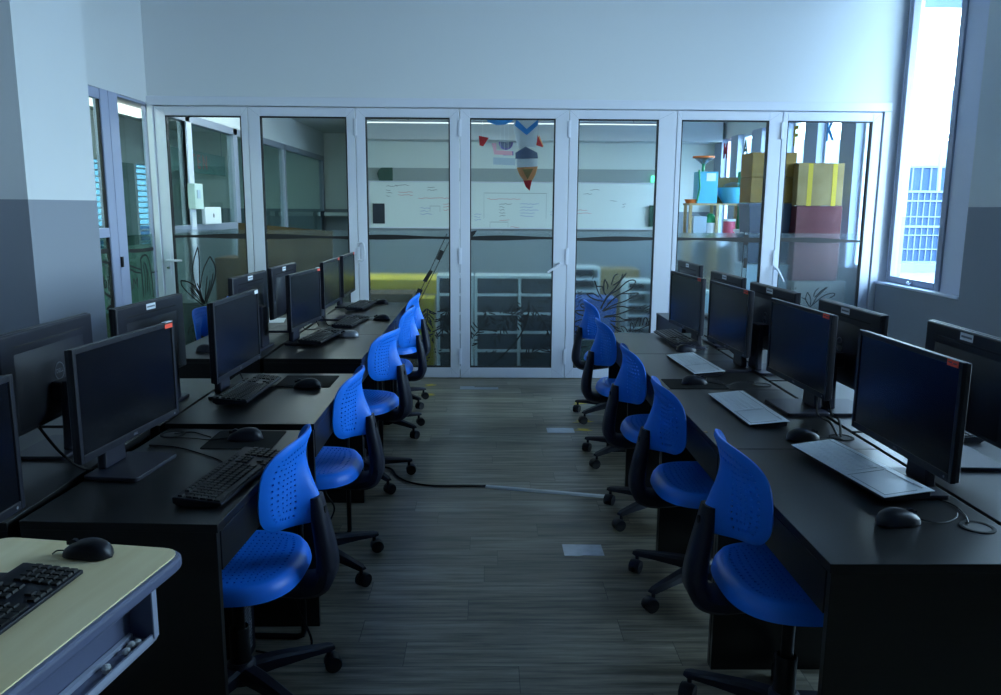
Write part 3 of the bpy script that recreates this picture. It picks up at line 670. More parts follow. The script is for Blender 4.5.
# ------------------------------------------------------------------ keyboards, mice, pads
def rrect(x0, x1, y0, y1, r, n=4):
    out = []
    for cx, cy, a0 in ((x1-r, y1-r, 0), (x0+r, y1-r, 90), (x0+r, y0+r, 180), (x1-r, y0+r, 270)):
        for k in range(n+1): a = R(a0+90*k/n); out.append((cx+r*math.cos(a), cy+r*math.sin(a)))
    return out
def make_keyboard(label, group):
    t = thing('keyboard', label, 'keyboard', (0, 0, 0), 0, group)
    b = MB(); b.prism([(-.065, .006), (-.065, .014), (.055, .024), (.065, .024), (.065, .008), (.05, 0), (-.05, 0)], 'x', -.221, .221); b.build('body', M['plast'], t, bevel=.002)
    def zt(y): return .0148+(y+.065)/.12*.0105
    def keys(name, xs, ys, wk, hk, skip=()):
        k = MB()
        for j, y in enumerate(ys):
            for i, x in enumerate(xs):
                if (i, j) in skip: continue
                z = zt(y)-.002
                a0 = (x-wk/2, y-hk/2); a1 = (x+wk/2, y+hk/2); q = .0014
                k.loft([[(a0[0], a0[1], z), (a1[0], a0[1], z), (a1[0], a1[1], z), (a0[0], a1[1], z)], [(a0[0]+q, a0[1]+q, z+.0055), (a1[0]-q, a0[1]+q, z+.0055), (a1[0]-q, a1[1]-q, z+.0055), (a0[0]+q, a1[1]-q, z+.0055)]])
        k.build(name, M['key'], t)
    P_ = .0187; ys = [-.0318+i*P_ for i in range(4)]
    keys('letter_keys', [-.206+i*P_ for i in range(15)], ys, .0163, .0163)
    sp = MB()
    for x0, x1 in ((-.214, -.191), (-.189, -.167), (-.165, -.143), (-.141, -.038), (-.036, -.014), (-.012, .010), (.012, .034), (.036, .0635)):
        y = -.0505; z = zt(y)-.002; sp.box((x0, y-.008, z), (x1, y+.008, z+.005))
    sp.build('space_row', M['key'], t)
    keys('function_keys', [-.206+i*P_ for i in range(15)], [.0475], .0163, .0125, {(1, 0)})
    keys('navigation_keys', [.086, .086+P_, .086+2*P_], [.0055, .0055+P_, ], .0163, .0163); keys('navigation_top', [.086, .086+P_, .086+2*P_], [.0475], .0163, .0125)
    keys('arrow_keys', [.086, .086+P_, .086+2*P_], [-.0505, -.0505+P_], .0163, .0163, {(0, 1), (2, 1)})
    keys('number_pad', [.153+i*.0183 for i in range(4)], [-.0505+i*P_ for i in range(5)], .016, .0163)
    return t
KG = 'black keyboards'
kb = make_keyboard('black keyboard on the nearest left black desk, close to its front edge', KG)
def kpos(side, X, Y, z, deg): return (X, Y, z), (R(-90) if side > 0 else R(90))+R(deg)
kb.location, kb.rotation_euler[2] = kpos(-1, -.705, 2.16, .745, -7)
for side, X, Y, z, dg, lab in ((-1, -.945, 3.13, 0.7695, -2, 'black keyboard pushed under the lone monitor on the second left desk'),
        (-1, -.93, 4.49, 0.7645, -6, 'black keyboard beside the silver mouse on the third left desk'), (-1, -.875, 5.15, .752, -6, 'black keyboard beside the dark mouse near the desk joint, left row'),
        (-1, -.93, 5.93, 0.7645, -5, 'black keyboard at the far end of the left row by the doors'),
        (1, 1.075, 4.50, 0.7625, 3, 'black keyboard on the far right desk, lighter keys under the far monitor')):
    l_, r_ = kpos(side, X, Y, z, dg); dup(kb, lab, l_, r_)
tl = Vector((-.915, 1.345, .7455)); dup(kb, 'black keyboard lying on the pale wooden desk', tl, R(90-6))
l_, r_ = kpos(1, 1.56, 2.72, .75, 2); dup(kb, 'black keyboard glimpsed between the two near right monitors', l_, r_)
l_, r_ = kpos(1, 1.58, 5.3, .75, 2); dup(kb, 'black keyboard on the far window side desk', l_, r_)
l_, r_ = kpos(1, 1.58, 4.55, .75, 2); dup(kb, 'black keyboard on the fourth window side desk, right block', l_, r_)
l_, r_ = kpos(-1, -1.50, 5.1, .75, 4); dup(kb, 'black keyboard on the left wall side desk by the paper sheet', l_, r_)

def make_grey_keyboard(label, group):
    t = thing('covered_keyboard', label, 'keyboard', (0, 0, 0), 0, group)
    b = MB(); b.prism([(-.066, .003), (-.066, .011), (.05, .021), (.066, .021), (.066, .006), (.05, 0), (-.05, 0)], 'x', -.228, .228); b.build('body', M['plast'], t, bevel=.002)
    c = MB(); c.prism([(-.070, .0115), (-.070, .0135), (.052, .0245), (.072, .0245), (.072, .0215), (.052, .0215)], 'x', -.235, .235); cv = c.build('plastic_cover', M['grey'], t, bevel=.001)
    def zt(y): return .0135+(y+.07)/.122*.011
    k = MB()
    for j in range(5):
        for i in range(14):
            x = -.212+i*.0187; y = -.055+j*.0215; z = zt(y)
            k.loft([[(x-.0085, y-.0095, z-.001), (x+.0085, y-.0095, z-.001), (x+.0085, y+.0095, z+.0005), (x-.0085, y+.0095, z+.0005)], [(x-.007, y-.008, z+.0012), (x+.007, y-.008, z+.0012), (x+.007, y+.008, z+.0027), (x-.007, y+.008, z+.0027)]])
    k.build('key_bumps', M['grey'], cv)
    g = MB(); zz = .0008
    for a, q in (((.062, -.064), (.062, .045)), ((.066, .048), (.215, .048)), ((.072, -.060), (.222, -.060)), ((.222, -.060), (.222, .03)), ((-.225, .052), (.06, .052)), ((.175, .052), (.215, .052))):
        g.ribbon([(a[0], a[1], zt(a[1])+zz), (q[0], q[1], zt(q[1])+zz)], .003, (0, 0, 1), .0006)
    g.build('crease', M['greyl'], cv)
    return t
GG = 'keyboards under grey plastic covers'
gk = make_grey_keyboard('grey covered keyboard in front of the nearest right monitor', GG)
gk.location, gk.rotation_euler[2] = kpos(1, 1.055, 2.175, .7625, 8)
for X, Y, dg, lab in ((.975, 2.91, 2, 'grey covered keyboard on the second right desk, before the cable hole monitor'), (1.0, 3.775, 3, 'grey covered keyboard third from the near end of the right row')):
    l_, r_ = kpos(1, X, Y, .75, dg); dup(gk, lab, l_, r_)

def make_mouse(label, group, m='plast', name='mouse'):
    t = thing(name, label, 'mouse', (0, 0, 0), 0, group)
    b = MB(); rings = []
    N = 14
    for k in range(N+1):       # front (+y) to back (-y)
        v = -1+2*k/N; y = -.057*v
        hw = .031*(1-abs(v)**2.6)**.5*(1-.10*math.cos(v*2.4)) if abs(v) < 1 else .0004
        hh = (.037*(1-abs(v*.97+.0)**2.2)**.6)*(1-.22*(-v)) if abs(v) < 1 else .0004
        hh = max(hh, .0006); hw = max(hw, .0006)
        ring = []
        for j in range(16):
            a = 2*PI*j/16; c_, s_ = math.cos(a), math.sin(a)
            x = hw*math.copysign(abs(c_)**.75, c_); z = .002+(hh*abs(s_)**.8 if s_ > 0 else -.001*abs(s_))
            ring.append((x, y, z))
        rings.append(ring)
    b.loft(rings); b.build('shell', M[m], t, smooth=50)
    MB().box((-.0008, .016, .022), (.0008, .050, .036-.006)).build('button_split', M['slot'], t)
    wr = MB(); wr.cyl((-.0045, .030, .0265), (.0045, .030, .0265), .0105, n=18); wr.build('scroll_wheel', M['plastn'], t, smooth=40)
    return t
def mouse_cable(o, pts):
    MB().tube(smoothpath(pts, 6), .0017, 6).build('mouse_cable', M['cable'], o, smooth=50)
OG = 'black mice'
ms = make_mouse('black mouse on the cloth mouse pad of the nearest left desk', OG)
ms.location = (-.785, 2.535, .7475); ms.rotation_euler = (0, 0, R(98))
mouse_list = [(ms, [(0, .056, .008), (.0, .11, .003), (.03, .17, .002), (.05, .25, .002)])]
for x, y, z, dg, lab, cab in (
        (-.74, 3.245, .7595, 92, 'black mouse on the second left desk at the edge of its mouse pad', [(0, .056, .008), (.01, .12, .002), (-.02, .18, .002)]),
        (-.70, 5.30, .752, 88, 'dark mouse lying at the desk joint of the left row', [(0, .056, .008), (0, .12, .002), (-.03, .2, .002)]),
        (-.82, 6.20, .752, 90, 'dark mouse at the far end of the left row', [(0, .056, .008), (0, .1, .002), (-.04, .16, .002)]),
        (1.0, 1.825, .75, -80, 'black mouse at the near end of the right row, before the near grey keyboard', [(0, .056, .008), (.02, .10, .002), (.0, .16, .002), (-.03, .19, .002)]),
        (1.045, 2.535, .75, -85, 'black mouse beside the round cable hole on the second right desk', [(0, .056, .008), (-.01, .1, .002), (.02, .13, .003)]),
        (.90, 3.37, .7525, -88, 'black mouse on the mouse pad of the third right desk', [(0, .056, .008), (.03, .13, .002), (-.03, .2, .002), (-.02, .27, .002)]),
        (1.06, 4.17, .75, -85, 'black mouse beside the black keyboard on the far right desk', [(0, .056, .008), (-.02, .08, .002), (-.06, .11, .002)]),
        (-1.45, 4.12, .75, -80, 'dark mouse beside the white paper on the wall side left desk', [(0, .056, .008), (.02, .1, .002), (.05, .16, .002)])):
    o = dup(ms, lab, (x, y, z), R(dg)); mouse_list.append((o, cab))
tm = dup(ms, 'black mouse on the pale wooden desk', (-.865, 1.655, .7455), R(80)); mouse_list.append((tm, [(0, .056, .008), (0, .075, .006), (-.012, .078, .003)]))
for o, cab in mouse_list: mouse_cable(o, cab)
sm = make_mouse('silver and black mouse on the third left desk', None, 'silver', 'mouse'); sm.location = (-.795, 4.60, .752); sm.rotation_euler = (0, 0, R(86))
mouse_cable(sm, [(0, .056, .008), (.01, .1, .002), (.04, .14, .002)])
def mpad(label, x, y, z, wx, wy, dg=0):
    t = MB().prism(rrect(-wx/2, wx/2, -wy/2, wy/2, .008), 'z', 0, .0025).build('mouse_pad', M['pad']); t.location = (x, y, z); t.rotation_euler = (0, 0, R(dg))
    tag(t, label, 'mouse pad', 'black cloth mouse pads')
mpad('thin black mouse pad on the nearest left desk under its mouse', -.787, 2.535, .745, .225, .20)
mpad('thin black mouse pad at the far edge of the second left desk', -.765, 3.37, .757, .23, .23)
mpad('thin black mouse pad at the near end of the third right desk', .90, 3.375, .75, .25, .19)
def sheet(label, x, y, z, wx, wy, dg, grp=None):
    t = MB().box((-wx/2, -wy/2, 0), (wx/2, wy/2, .0015)).build('paper_sheet', M['paper']); t.location = (x, y, z); t.rotation_euler = (0, 0, R(dg)); tag(t, label, 'paper', grp)
sheet('white paper sheet on the wall side left desk beside the mouse', -1.40, 4.33, .75, .16, .26, 8)
sheet('white paper sheet behind the back facing left monitors', -1.40, 5.27, .7505, .13, .22, 10)
sheet('small white label stuck on the shining window side desk', 1.50, 2.13, .7502, .012, .05, 20)
tag(MB().box((.742, 2.615, .7503), (.752, 2.632, .7515)).build('wood_chip', M['card2']), 'tiny pale chip on the front edge of the second right desk', 'chip')

# loose cables on the desks
def cable(label, pts, r=.0028, m='cable', name='cable'):
    o = MB().tube(smoothpath(pts, 8), r, 6).build(name, M[m], smooth=50); return tag(o, label, 'cable')
cable('thin black cable crossing the nearest left desk to the keyboard', [(-1.07, 2.47, .7475), (-.98, 2.45, .7475), (-.90, 2.40, .7475), (-.80, 2.32, .7475), (-.775, 2.28, .7475)], .002)
cable('thin black cable from the left cable hole', [(-1.04, 2.60, .747), (-.99, 2.62, .7475), (-.93, 2.58, .7475), (-.905, 2.56, .7475)], .002)
cable('thick black cable hanging from the back of the nearest left monitor', [(-1.16, 2.03, .93), (-1.15, 2.10, .84), (-1.135, 2.17, .775), (-1.118, 2.22, .752)], .004)
cable('first dark cable dropping into the round hole on the second right desk', [(1.22, 2.78, .85), (1.20, 2.68, .80), (1.19, 2.60, .80), (1.185, 2.565, .752)], .004)
cable('second dark cable dropping into the round hole beside the first', [(1.215, 2.84, .83), (1.175, 2.74, .785), (1.17, 2.62, .785), (1.178, 2.575, .752)], .004)
cable('black cable looped behind the farthest right monitor', [(1.16, 4.66, .80), (1.20, 4.72, .90), (1.225, 4.70, .80), (1.22, 4.60, .7535)], .003)
cable('thin pale edged cable curling from the nearest right keyboard', [(1.16, 2.02, .7525), (1.20, 1.95, .753), (1.195, 1.88, .753), (1.17, 1.82, .7535)], .002)
cable('coiled black cable on the shining window side desk', [(1.34, 2.42, .753), (1.30, 2.36, .753), (1.34, 2.31, .753), (1.40, 2.34, .753), (1.38, 2.41, .753), (1.33, 2.39, .757)], .003)
cable('black cable bent over the back edge of the second left desk', [(-1.06, 3.36, .80), (-1.09, 3.40, .83), (-1.085, 3.44, .80), (-1.05, 3.40, .7605)], .003)
cable('black cables tangled behind the third left monitor', [(-1.06, 4.60, .84), (-1.08, 4.72, .78), (-1.06, 4.86, .756), (-.99, 4.92, .7555)], .003)
cable('black cable arching at the back of the fourth left desk', [(-1.06, 5.02, .756), (-1.07, 4.98, .82), (-1.03, 4.99, .82), (-1.0, 5.03, .756), (-.96, 5.10, .756)], .003)
cable('black cable lying between the back to back right monitors', [(1.27, 3.55, .754), (1.30, 3.72, .754), (1.29, 4.0, .754), (1.31, 4.3, .754), (1.30, 4.7, .754)], .004)

# ------------------------------------------------------------------ chairs (sitter faces local +y)
def perf(nx, ny, fn, hole, thick, hf=.42):
    """perforated sheet: fn(u,v)->xyz for u,v in [-1,1]; hole(i,j,u,v) says where a hole is"""
    us = []; vs = []
    for i in range(nx): c = -1+(2*i+1)/nx; us += [c-hf/nx, c+hf/nx]
    for j in range(ny): c = -1+(2*j+1)/ny; vs += [c-hf/ny, c+hf/ny]
    us = [-1]+us+[1]; vs = [-1]+vs+[1]
    bm = bmesh.new(); V = [[bm.verts.new(fn(u, v)) for u in us] for v in vs]
    for j in range(len(vs)-1):
        for i in range(len(us)-1):
            if i % 2 and j % 2 and hole((i-1)//2, (j-1)//2, (us[i]+us[i+1])/2, (vs[j]+vs[j+1])/2): continue
            bm.faces.new((V[j][i], V[j][i+1], V[j+1][i+1], V[j+1][i]))
    bmesh.ops.recalc_face_normals(bm, faces=bm.faces[:])
    me = bpy.data.meshes.new('shell'); bm.to_mesh(me); bm.free()
    o = bpy.data.objects.new('shell', me); C.objects.link(o)
    s = o.modifiers.new('S', 'SOLIDIFY'); s.thickness = thick; s.offset = 0
    dg = bpy.context.evaluated_depsgraph_get(); me2 = bpy.data.meshes.new_from_object(o.evaluated_get(dg))
    bpy.data.objects.remove(o); bpy.data.meshes.remove(me)
    me2.polygons.foreach_set('use_smooth', [True]*len(me2.polygons)); me2.set_sharp_from_angle(angle=R(45))
    return me2
def sq(u, v, n=3.0, s_=.86):
    """square sheet -> superellipse outline; the middle keeps straight rows"""
    r = max(abs(u), abs(v))
    if r < 1e-6: return 0., 0.
    a = math.atan2(v, u); rho = (abs(math.cos(a))**n+abs(math.sin(a))**n)**(-1/n)*r
    t = min(1, max(0, (r-.45)/.5)); t = t*t*(3-2*t)
    return u*s_*(1-t)+rho*math.cos(a)*t, v*s_*(1-t)+rho*math.sin(a)*t
def seat_fn(u, v):
    r = max(abs(u), abs(v))
    x, y = sq(u, v, 2.9)
    t = max(0, (r-.84)/.16)                                 # the outer rim folds down into a rolled skirt
    sh = 1-.05*t*t
    z = .470-.046*t**1.8-.010*math.exp(-((x)**2+(y+.1)**2)*2.2)-.016*max(0, y)**3
    return (.232*x*sh, .222*y*sh+.005, z)
def back_fn(u, v):
    x, z = sq(u, v, 3.6)
    X = .188*x*(1-.08*max(0, -z)**1.5); Z = .722+.132*z
    y = -.196-.012*z-.024*max(0, z)**2.5                    # top flares back
    y += .046*abs(x)**2.2                                   # wraps round the sitter
    y -= .070*math.exp(-(X/.044)**2)*max(0, min(1, (.72-z)/1.25))**1.2     # moulded spine at the back
    y += .010*max(0, max(abs(u), abs(v))-.9)/.1
    return (X, y, Z)
seat_me = perf(22, 21, seat_fn, lambda i, j, u, v: max(abs(u), abs(v)) < .78, .007, .34)
back_me = perf(20, 14, back_fn, lambda i, j, u, v: max(abs(u), abs(v)) < .88 and not (abs(u) < .27 and v < .55), .007, .36)
seat_me.materials.append(M['blue']); back_me.materials.append(M['blue'])
def mobj(name, me, parent):
    o = bpy.data.objects.new(name, me); C.objects.link(o); o.parent = parent; return o
def make_chair(label, group):
    t = thing('swivel_chair', label, 'chair', (0, 0, 0), 0, group)
    mobj('seat', seat_me, t); bo = mobj('backrest', back_me, t)
    MB().cyl((0, -.255, .622), (0, -.276, .622), .011, n=16).build('screw_cap', M['slot'], bo)
    # underside pan + mechanism
    pan = MB(); rings = []
    for s_, z in ((.74, .430), (.80, .444), (.84, .452)):
        rr = []
        for k in range(28):
            a = 2*PI*k/28; c_, q_ = math.cos(a), math.sin(a)
            rr.append((.222*s_*math.copysign(abs(c_)**.7, c_), .212*s_*math.copysign(abs(q_)**.7, q_)+.005, z-.012))
        rings.append(rr)
    pan.loft(rings); pan.build('seat_pan', M['plastn'], t, smooth=40)
    MB().box((-.07, -.11, .385), (.07, .08, .425)).build('tilt_mechanism', M['plastn'], t, bevel=.01)
    lv = MB().tube([(.06, .02, .405), (.20, .03, .400), (.235, .035, .395)], [.006, .006, .010]); lv.build('height_lever', M['plast'], t, smooth=40)
    # back support
    sp = MB(); rings = []
    path = smoothpath([(0, -.05, .400), (0, -.15, .388), (0, -.222, .386), (0, -.264, .405), (0, -.276, .455), (0, -.268, .53), (0, -.256, .60), (0, -.246, .665)], 5)
    n = len(path)
    for i, q in enumerate(path):
        tt = (path[min(i+1, n-1)]-path[max(i-1, 0)]).normalized(); nn = Vector((1, 0, 0)).cross(tt).normalized(); f = i/(n-1)
        hw = .054-.030*max(0, f-.45)*1.5+.008*math.sin(f*PI); th = .027-.012*max(0, f-.5)*1.6
        rings.append([q+Vector((hw*cx, 0, 0))+nn*th*cz for cx, cz in ((-1, -.45), (-.7, -1), (.7, -1), (1, -.45), (1, .45), (.7, 1), (-.7, 1), (-1, .45))])
    sp.loft(rings); sp.build('back_support', M['plastn'], t, smooth=50)
    cl = MB(); cl.lathe([(.030, .12), (.030, .24), (.027, .245), (.027, .12)], 20); cl.lathe([(.018, .20), (.018, .425)], 20); cl.build('gas_column', M['blackm'], t, smooth=40)
    MB().lathe([(0, .070), (.045, .070), (.050, .085), (.044, .125), (.034, .135), (0, .135)], 24).build('base_hub', M['plastn'], t, smooth=40)
    for k in range(5):
        a = R(18+72*k); T = Matrix.Rotation(a, 4, 'Z')
        arm = MB(); rings = []
        for x, hw, zt, zb in ((.035, .026, .125, .080), (.10, .025, .122, .083), (.20, .021, .108, .080), (.285, .017, .094, .074), (.300, .012, .088, .076)):
            rings.append([T @ Vector((x, yy, zz)) for yy, zz in ((-hw, zb), (hw, zb), (hw, zt-.008), (hw*.6, zt), (-hw*.6, zt), (-hw, zt-.008))])
        arm.loft(rings); arm.build('base_arm', M['plastn'], t, smooth=35)
        c = MB(); cen = T @ Vector((.283, 0, 0)); ang = a+R(random.uniform(0, 360))
        q = Matrix.Translation(cen) @ Matrix.Rotation(ang, 4, 'Z')
        c.cyl(q @ Vector((0, 0, .05)), q @ Vector((0, 0, .082)), .008, n=10)
        rings = []
        for xx in (-.022, -.012, .012, .022):
            rr = .0295 if abs(xx) < .02 else .026
            rings.append([q @ Vector((xx, -.012+rr*math.cos(R(10+160*j/10)), .027+rr*math.sin(R(10+160*j/10)))) for j in range(11)]+[q @ Vector((xx, -.012, .032))])
        c.loft(rings); cs = c.build('caster', M['plast'], t, smooth=50)
        for sx in (-1, 1):
            w = MB(); w.cyl(q @ Vector((sx*.006, -.012, .027)), q @ Vector((sx*.021, -.012, .027)), .027, n=20); w.build('caster_wheel', M['foot'], cs, smooth=40)
    return t
CG = 'blue swivel chairs'
ch = make_chair('blue swivel chair nearest on the left, at the first black desk', CG)
def cpos(side, X, Y, a): return (X, Y, 0), (R(-90+a) if side > 0 else R(90-a))
ch.location, ch.rotation_euler[2] = cpos(-1, -.745, 2.255, 2)
for side, X, Y, a, lab in ((-1, -.722, 3.17, 1, 'second blue swivel chair of the left row, at the desk with the lone monitor'), (-1, -.700, 4.27, 14, 'third blue swivel chair of the left row, turned most towards the viewer'),
        (-1, -.70, 5.24, 1, 'fourth blue swivel chair of the left row'), (-1, -.73, 6.02, 2, 'farthest blue swivel chair of the left row, by the glass doors'),
        (1, .862, 2.09, 0, 'nearest blue swivel chair on the right, back close to the desk corner'), (1, .862, 2.97, 0, 'second blue swivel chair of the right row'),
        (1, .868, 3.74, 0, 'third blue swivel chair of the right row'), (1, .87, 4.66, 2, 'fourth blue swivel chair of the right row, beside the far desk end'),
        (1, .915, 5.63, 2, 'farthest blue swivel chair on the right, before the flower drawing')):
    l_, r_ = cpos(side, X, Y, a); o = dup(ch, lab, l_, r_)
    if lab.startswith('nearest'):                            # this seat is set a little higher
        for c_ in o.children:
            if c_.name.split('.')[0] in ('seat', 'backrest', 'seat_pan', 'tilt_mechanism', 'height_lever', 'back_support'): c_.location.z += .032
l_, r_ = cpos(1, -1.615, 5.08, -14); dup(ch, 'blue swivel chair behind the left block near the cardboard sheet', l_, r_)
l_, r_ = cpos(1, -1.64, 5.82, -8); dup(ch, 'blue swivel chair mostly hidden behind the left block, farthest from the viewer', l_, r_)

# computer tower under the near left desk
ct = thing('computer_tower', 'black computer tower with ribbed grey front under the nearest left desk', 'computer', (-.93, 2.44, 0), 0)
MB().box((-.15, -.09, .015), (.135, .09, .39)).build('case', M['blackm'], ct, bevel=.004)
MB().box((.135, -.088, .015), (.148, .088, .39)).build('front_bezel', M['plast'], ct, bevel=.003)
gr = MB()
for k in range(24): gr.box((.148, -.075, .05+k*.0125), (.1505, .05, .0535+k*.0125))
gr.build('front_grille', M['logo'], ct)
for sx in (-.12, .11):
    for sy in (-.07, .07): MB().cyl((sx, sy, 0), (sx, sy, .016), .012, n=12).build('foot', M['foot'], ct)

# ------------------------------------------------------------------ pale teacher desk
A_ = R(-9)
td = thing('teacher_desk', 'pale birch topped desk with blue grey rounded edge at the lower left', 'desk', (-.660, 1.695, 0), A_)
# local: x towards the back (negative = away from aisle), y negative = towards the viewer
def round_poly(P, r, n=6):
    out = []; m_ = len(P)
    for i in range(m_):
        p_ = Vector(P[i]); a = (Vector(P[i-1])-p_).normalized(); b = (Vector(P[(i+1) % m_])-p_).normalized()
        for k in range(n+1):
            t_ = k/n; q0 = p_+a*r*(1-t_)**2*1.6; out.append(tuple(p_+a*r*1.6*(1-t_)**2+b*r*1.6*t_**2))
    return out
TP = [(0, 0), (-.470, 0), (-.470, -1.25), (.0, -1.25)]
TI = [(-.012, -.008), (-.462, -.008), (-.462, -1.242), (-.012, -1.242)]
MB().prism(round_poly(TP, .036), 'z', .712, .7425).build('edge_band', M['edge'], td, bevel=.009, seg=3)
MB().prism(round_poly(TI, .030), 'z', .738, .7455).build('desktop', M['birch'], td)
tr = MB(); tr.prism([(-.074, .712), (-.074, .596), (-.020, .592), (-.020, .596), (-.070, .600), (-.070, .712)], 'y', -1.20, -.13); tr.build('cable_tray', M['edge'], td)
MB().prism([(-.030, .592), (-.017, .592), (-.015, .600), (-.017, .611), (-.022, .611), (-.022, .598), (-.030, .598)], 'y', -1.20, -.135).build('tray_lip', M['steelg'], td)
MB().prism([(-.068, .600), (-.060, .600), (-.059, .612), (-.067, .614)], 'y', -1.20, -.14).build('tray_divider', M['steelg'], td)
MB().prism([(-.100, .712), (-.016, .712), (-.016, .606), (-.022, .594), (-.034, .590), (-.100, .590)], 'y', -.130, -.125).build('tray_end', M['edge'], td)
MB().prism([(-.016, .712), (-.0125, .712), (-.0125, .604), (-.020, .590), (-.034, .586), (-.034, .590), (-.022, .594), (-.016, .606)], 'y', -.136, -.120).build('tray_end_rim', M['steelg'], td)
for x, y in ((-.40, -.10), (-.40, -1.15), (-.10, -.9)):
    MB().box((x-.02, y-.02, 0), (x+.02, y+.02, .712)).build('leg', M['steelg'], td, bevel=.004)
for k, (x, y) in enumerate(((-.040, -.155), (-.048, -.165), (-.042, -.19), (-.046, -.25), (-.040, -.258))):
    o = MB().lathe([(.002, 0), (.010, .002), (.008, .009), (.003, .012)], 7).build('paper_scrap', M['dust']); T = td.matrix_basis if False else (Matrix.Translation(Vector((-.660, 1.695, 0))) @ Matrix.Rotation(A_, 4, 'Z'))
    o.location = T @ Vector((x, y, .5975)); o.rotation_euler = (0, 0, k); tag(o, 'crumpled white scrap lying in the tray of the pale desk', 'scrap', 'white scraps in the desk tray')

# ------------------------------------------------------------------ floor details
tk = MB(); a = Vector((0, 4.16, 0)); b = Vector((.66, 4.00, 0)); d = (b-a).normalized(); nrm = Vector((-d.y, d.x, 0))
tk.loft([[p_+nrm*o_+Vector((0, 0, z)) for o_, z in ((-.018, 0), (.018, 0), (.011, .009), (-.011, .009))] for p_ in (a, b)])
tag(tk.build('cable_cover', M['cablew']), 'white floor cable cover strip crossing the aisle', 'cable cover')
cable('black cable running over the floor to the white cover strip', [(-.70, 4.50, .006), (-.56, 4.46, .006), (-.50, 4.32, .006), (-.42, 4.22, .006), (-.30, 4.165, .006), (-.14, 4.16, .006), (0, 4.16, .006)], .0055, name='floor_cable')
cable('thin black cable dangling under the second left desk', [(-.66, 3.36, .36), (-.70, 3.34, .28), (-.66, 3.33, .20), (-.70, 3.32, .10), (-.69, 3.30, .01)], .004)
cable('thin black cable lying under the nearest left desk', [(-.78, 2.52, .006), (-.68, 2.50, .006), (-.60, 2.56, .006), (-.66, 2.60, .14), (-.70, 2.60, .3)], .004)
def fplate(label, pts):
    o = MB().prism(pts, 'z', .0003, .0016).build('floor_plate', M['plate']); tag(o, label, 'floor plate', 'worn metal floor plates')
fplate('worn grey rectangular plate in the aisle floor near the viewer', [(.345, 3.285), (.40, 3.282), (.43, 3.29), (.52, 3.285), (.52, 3.40), (.345, 3.405)])
fplate('worn grey plate in the aisle floor farther back at right', [(.415, 5.22), (.60, 5.22), (.60, 5.34), (.415, 5.34)])
fplate('worn grey plate on the floor before the middle doors', [(-.22, 6.52), (.10, 6.52), (.10, 6.60), (-.10, 6.60), (-.10, 6.63), (-.22, 6.63)])
for i, (x, y, w, h, dg, lab) in enumerate(((-.48, 6.68, .12, .07, 20, 'yellow floor tape scrap before the doors, nearer the doors'), (-.47, 6.33, .13, .07, -10, 'yellow floor tape scrap before the doors, nearer the viewer'), (.73, 6.05, .14, .06, 8, 'yellow floor tape scrap by the far right chair, upper one'), (.69, 5.52, .16, .06, 4, 'yellow floor tape scrap by the far right chair, middle one'), (.66, 5.30, .14, .06, -12, 'yellow floor tape scrap by the far right chair, lower one'))):
    o = MB().prism([(-w/2, -h/2), (w*.3, -h*.4), (w/2, -h*.1), (w*.2, h*.1), (w*.35, h/2), (-w*.3, h*.45), (-w*.15, 0)], 'z', .0003, .0014).build('tape_scrap', M['yellow']); o.location = (x, y, 0); o.rotation_euler = (0, 0, R(dg)); tag(o, lab, 'tape', 'yellow tape scraps')

# ------------------------------------------------------------------ room behind the doors
# whiteboard wall
wb = thing('whiteboard', 'long whiteboard covered with faint writing on the far wall', 'whiteboard', (.42, 12.38, 0))
MB().box((-2.19, -.02, 1.19), (2.19, .0, 1.86)).build('board', M['board'], wb)
fb = MB(); fb.box((-2.21, -.03, 1.17), (2.21, -.0, 1.19)).box((-2.21, -.03, 1.86), (2.21, 0, 1.875)).box((-2.21, -.03, 1.19), (-2.19, 0, 1.86)).box((2.19, -.03, 1.19), (2.21, 0, 1.86)); fb.build('frame', M['alu'], wb)
def scribble(name, m, items):
    b = MB()
    for (x, z, w, n) in items:
        for r_ in range(n):
            pts = []; L = w*random.uniform(.6, 1)
            k = max(4, int(L/.03))
            for i in range(k+1): pts.append((x+L*i/k, -.0215, z-r_*.045+random.uniform(-.008, .008)))
            b.ribbon(pts, .006, (0, -1, 0), .001)
    b.build(name, M[m], wb)
bx = lambda px, py: (on_y(px, py, 12.36).x-.42, on_y(px, py, 12.36).z)
scribble('marker_writing', 'mblk', [(*bx(386, 186), .18, 1), (*bx(395, 185), .22, 1), (*bx(386, 190), .1, 3), (*bx(427, 187), .16, 2), (*bx(499, 204), .26, 1), (*bx(499, 207), .14, 4), (*bx(590, 190), .24, 1), (*bx(583, 194), .2, 1), (*bx(610, 201), .12, 1), (*bx(622, 204), .08, 2)])
scribble('marker_writing', 'mred', [(*bx(418, 198), .5, 1), (*bx(398, 192), .3, 2), (*bx(487, 199), .55, 1), (*bx(499, 220), .24, 1), (*bx(576, 210), .26, 2), (*bx(443, 204), .14, 3), (*bx(510, 227), .15, 1)])
scribble('marker_writing', 'mblu', [(*bx(420, 208), .2, 3), (*bx(520, 204), .3, 5), (*bx(474, 214), .15, 3), (*bx(550, 212), .12, 2)])
gb = MB()
for (x0, y0, x1, y1) in ((484, 193, 546, 219), (490, 222, 508, 228), (430, 206, 440, 212)):
    a = bx(x0, y0); c = bx(x1, y1)
    gb.ribbon([(a[0], -.0215, c[1]), (a[0], -.0215, a[1]), (c[0], -.0215, a[1]), (c[0], -.0215, c[1])], .005, (0, -1, 0), .001)
gb.build('marker_diagram', M['mblk'], wb)
struct('bulkhead', MB().box((-1.8, 12.0, 2.46), (3.44, 12.40, 2.74)), M['wall'], 'ceiling bulkhead over the far whiteboard wall', 'bulkhead')
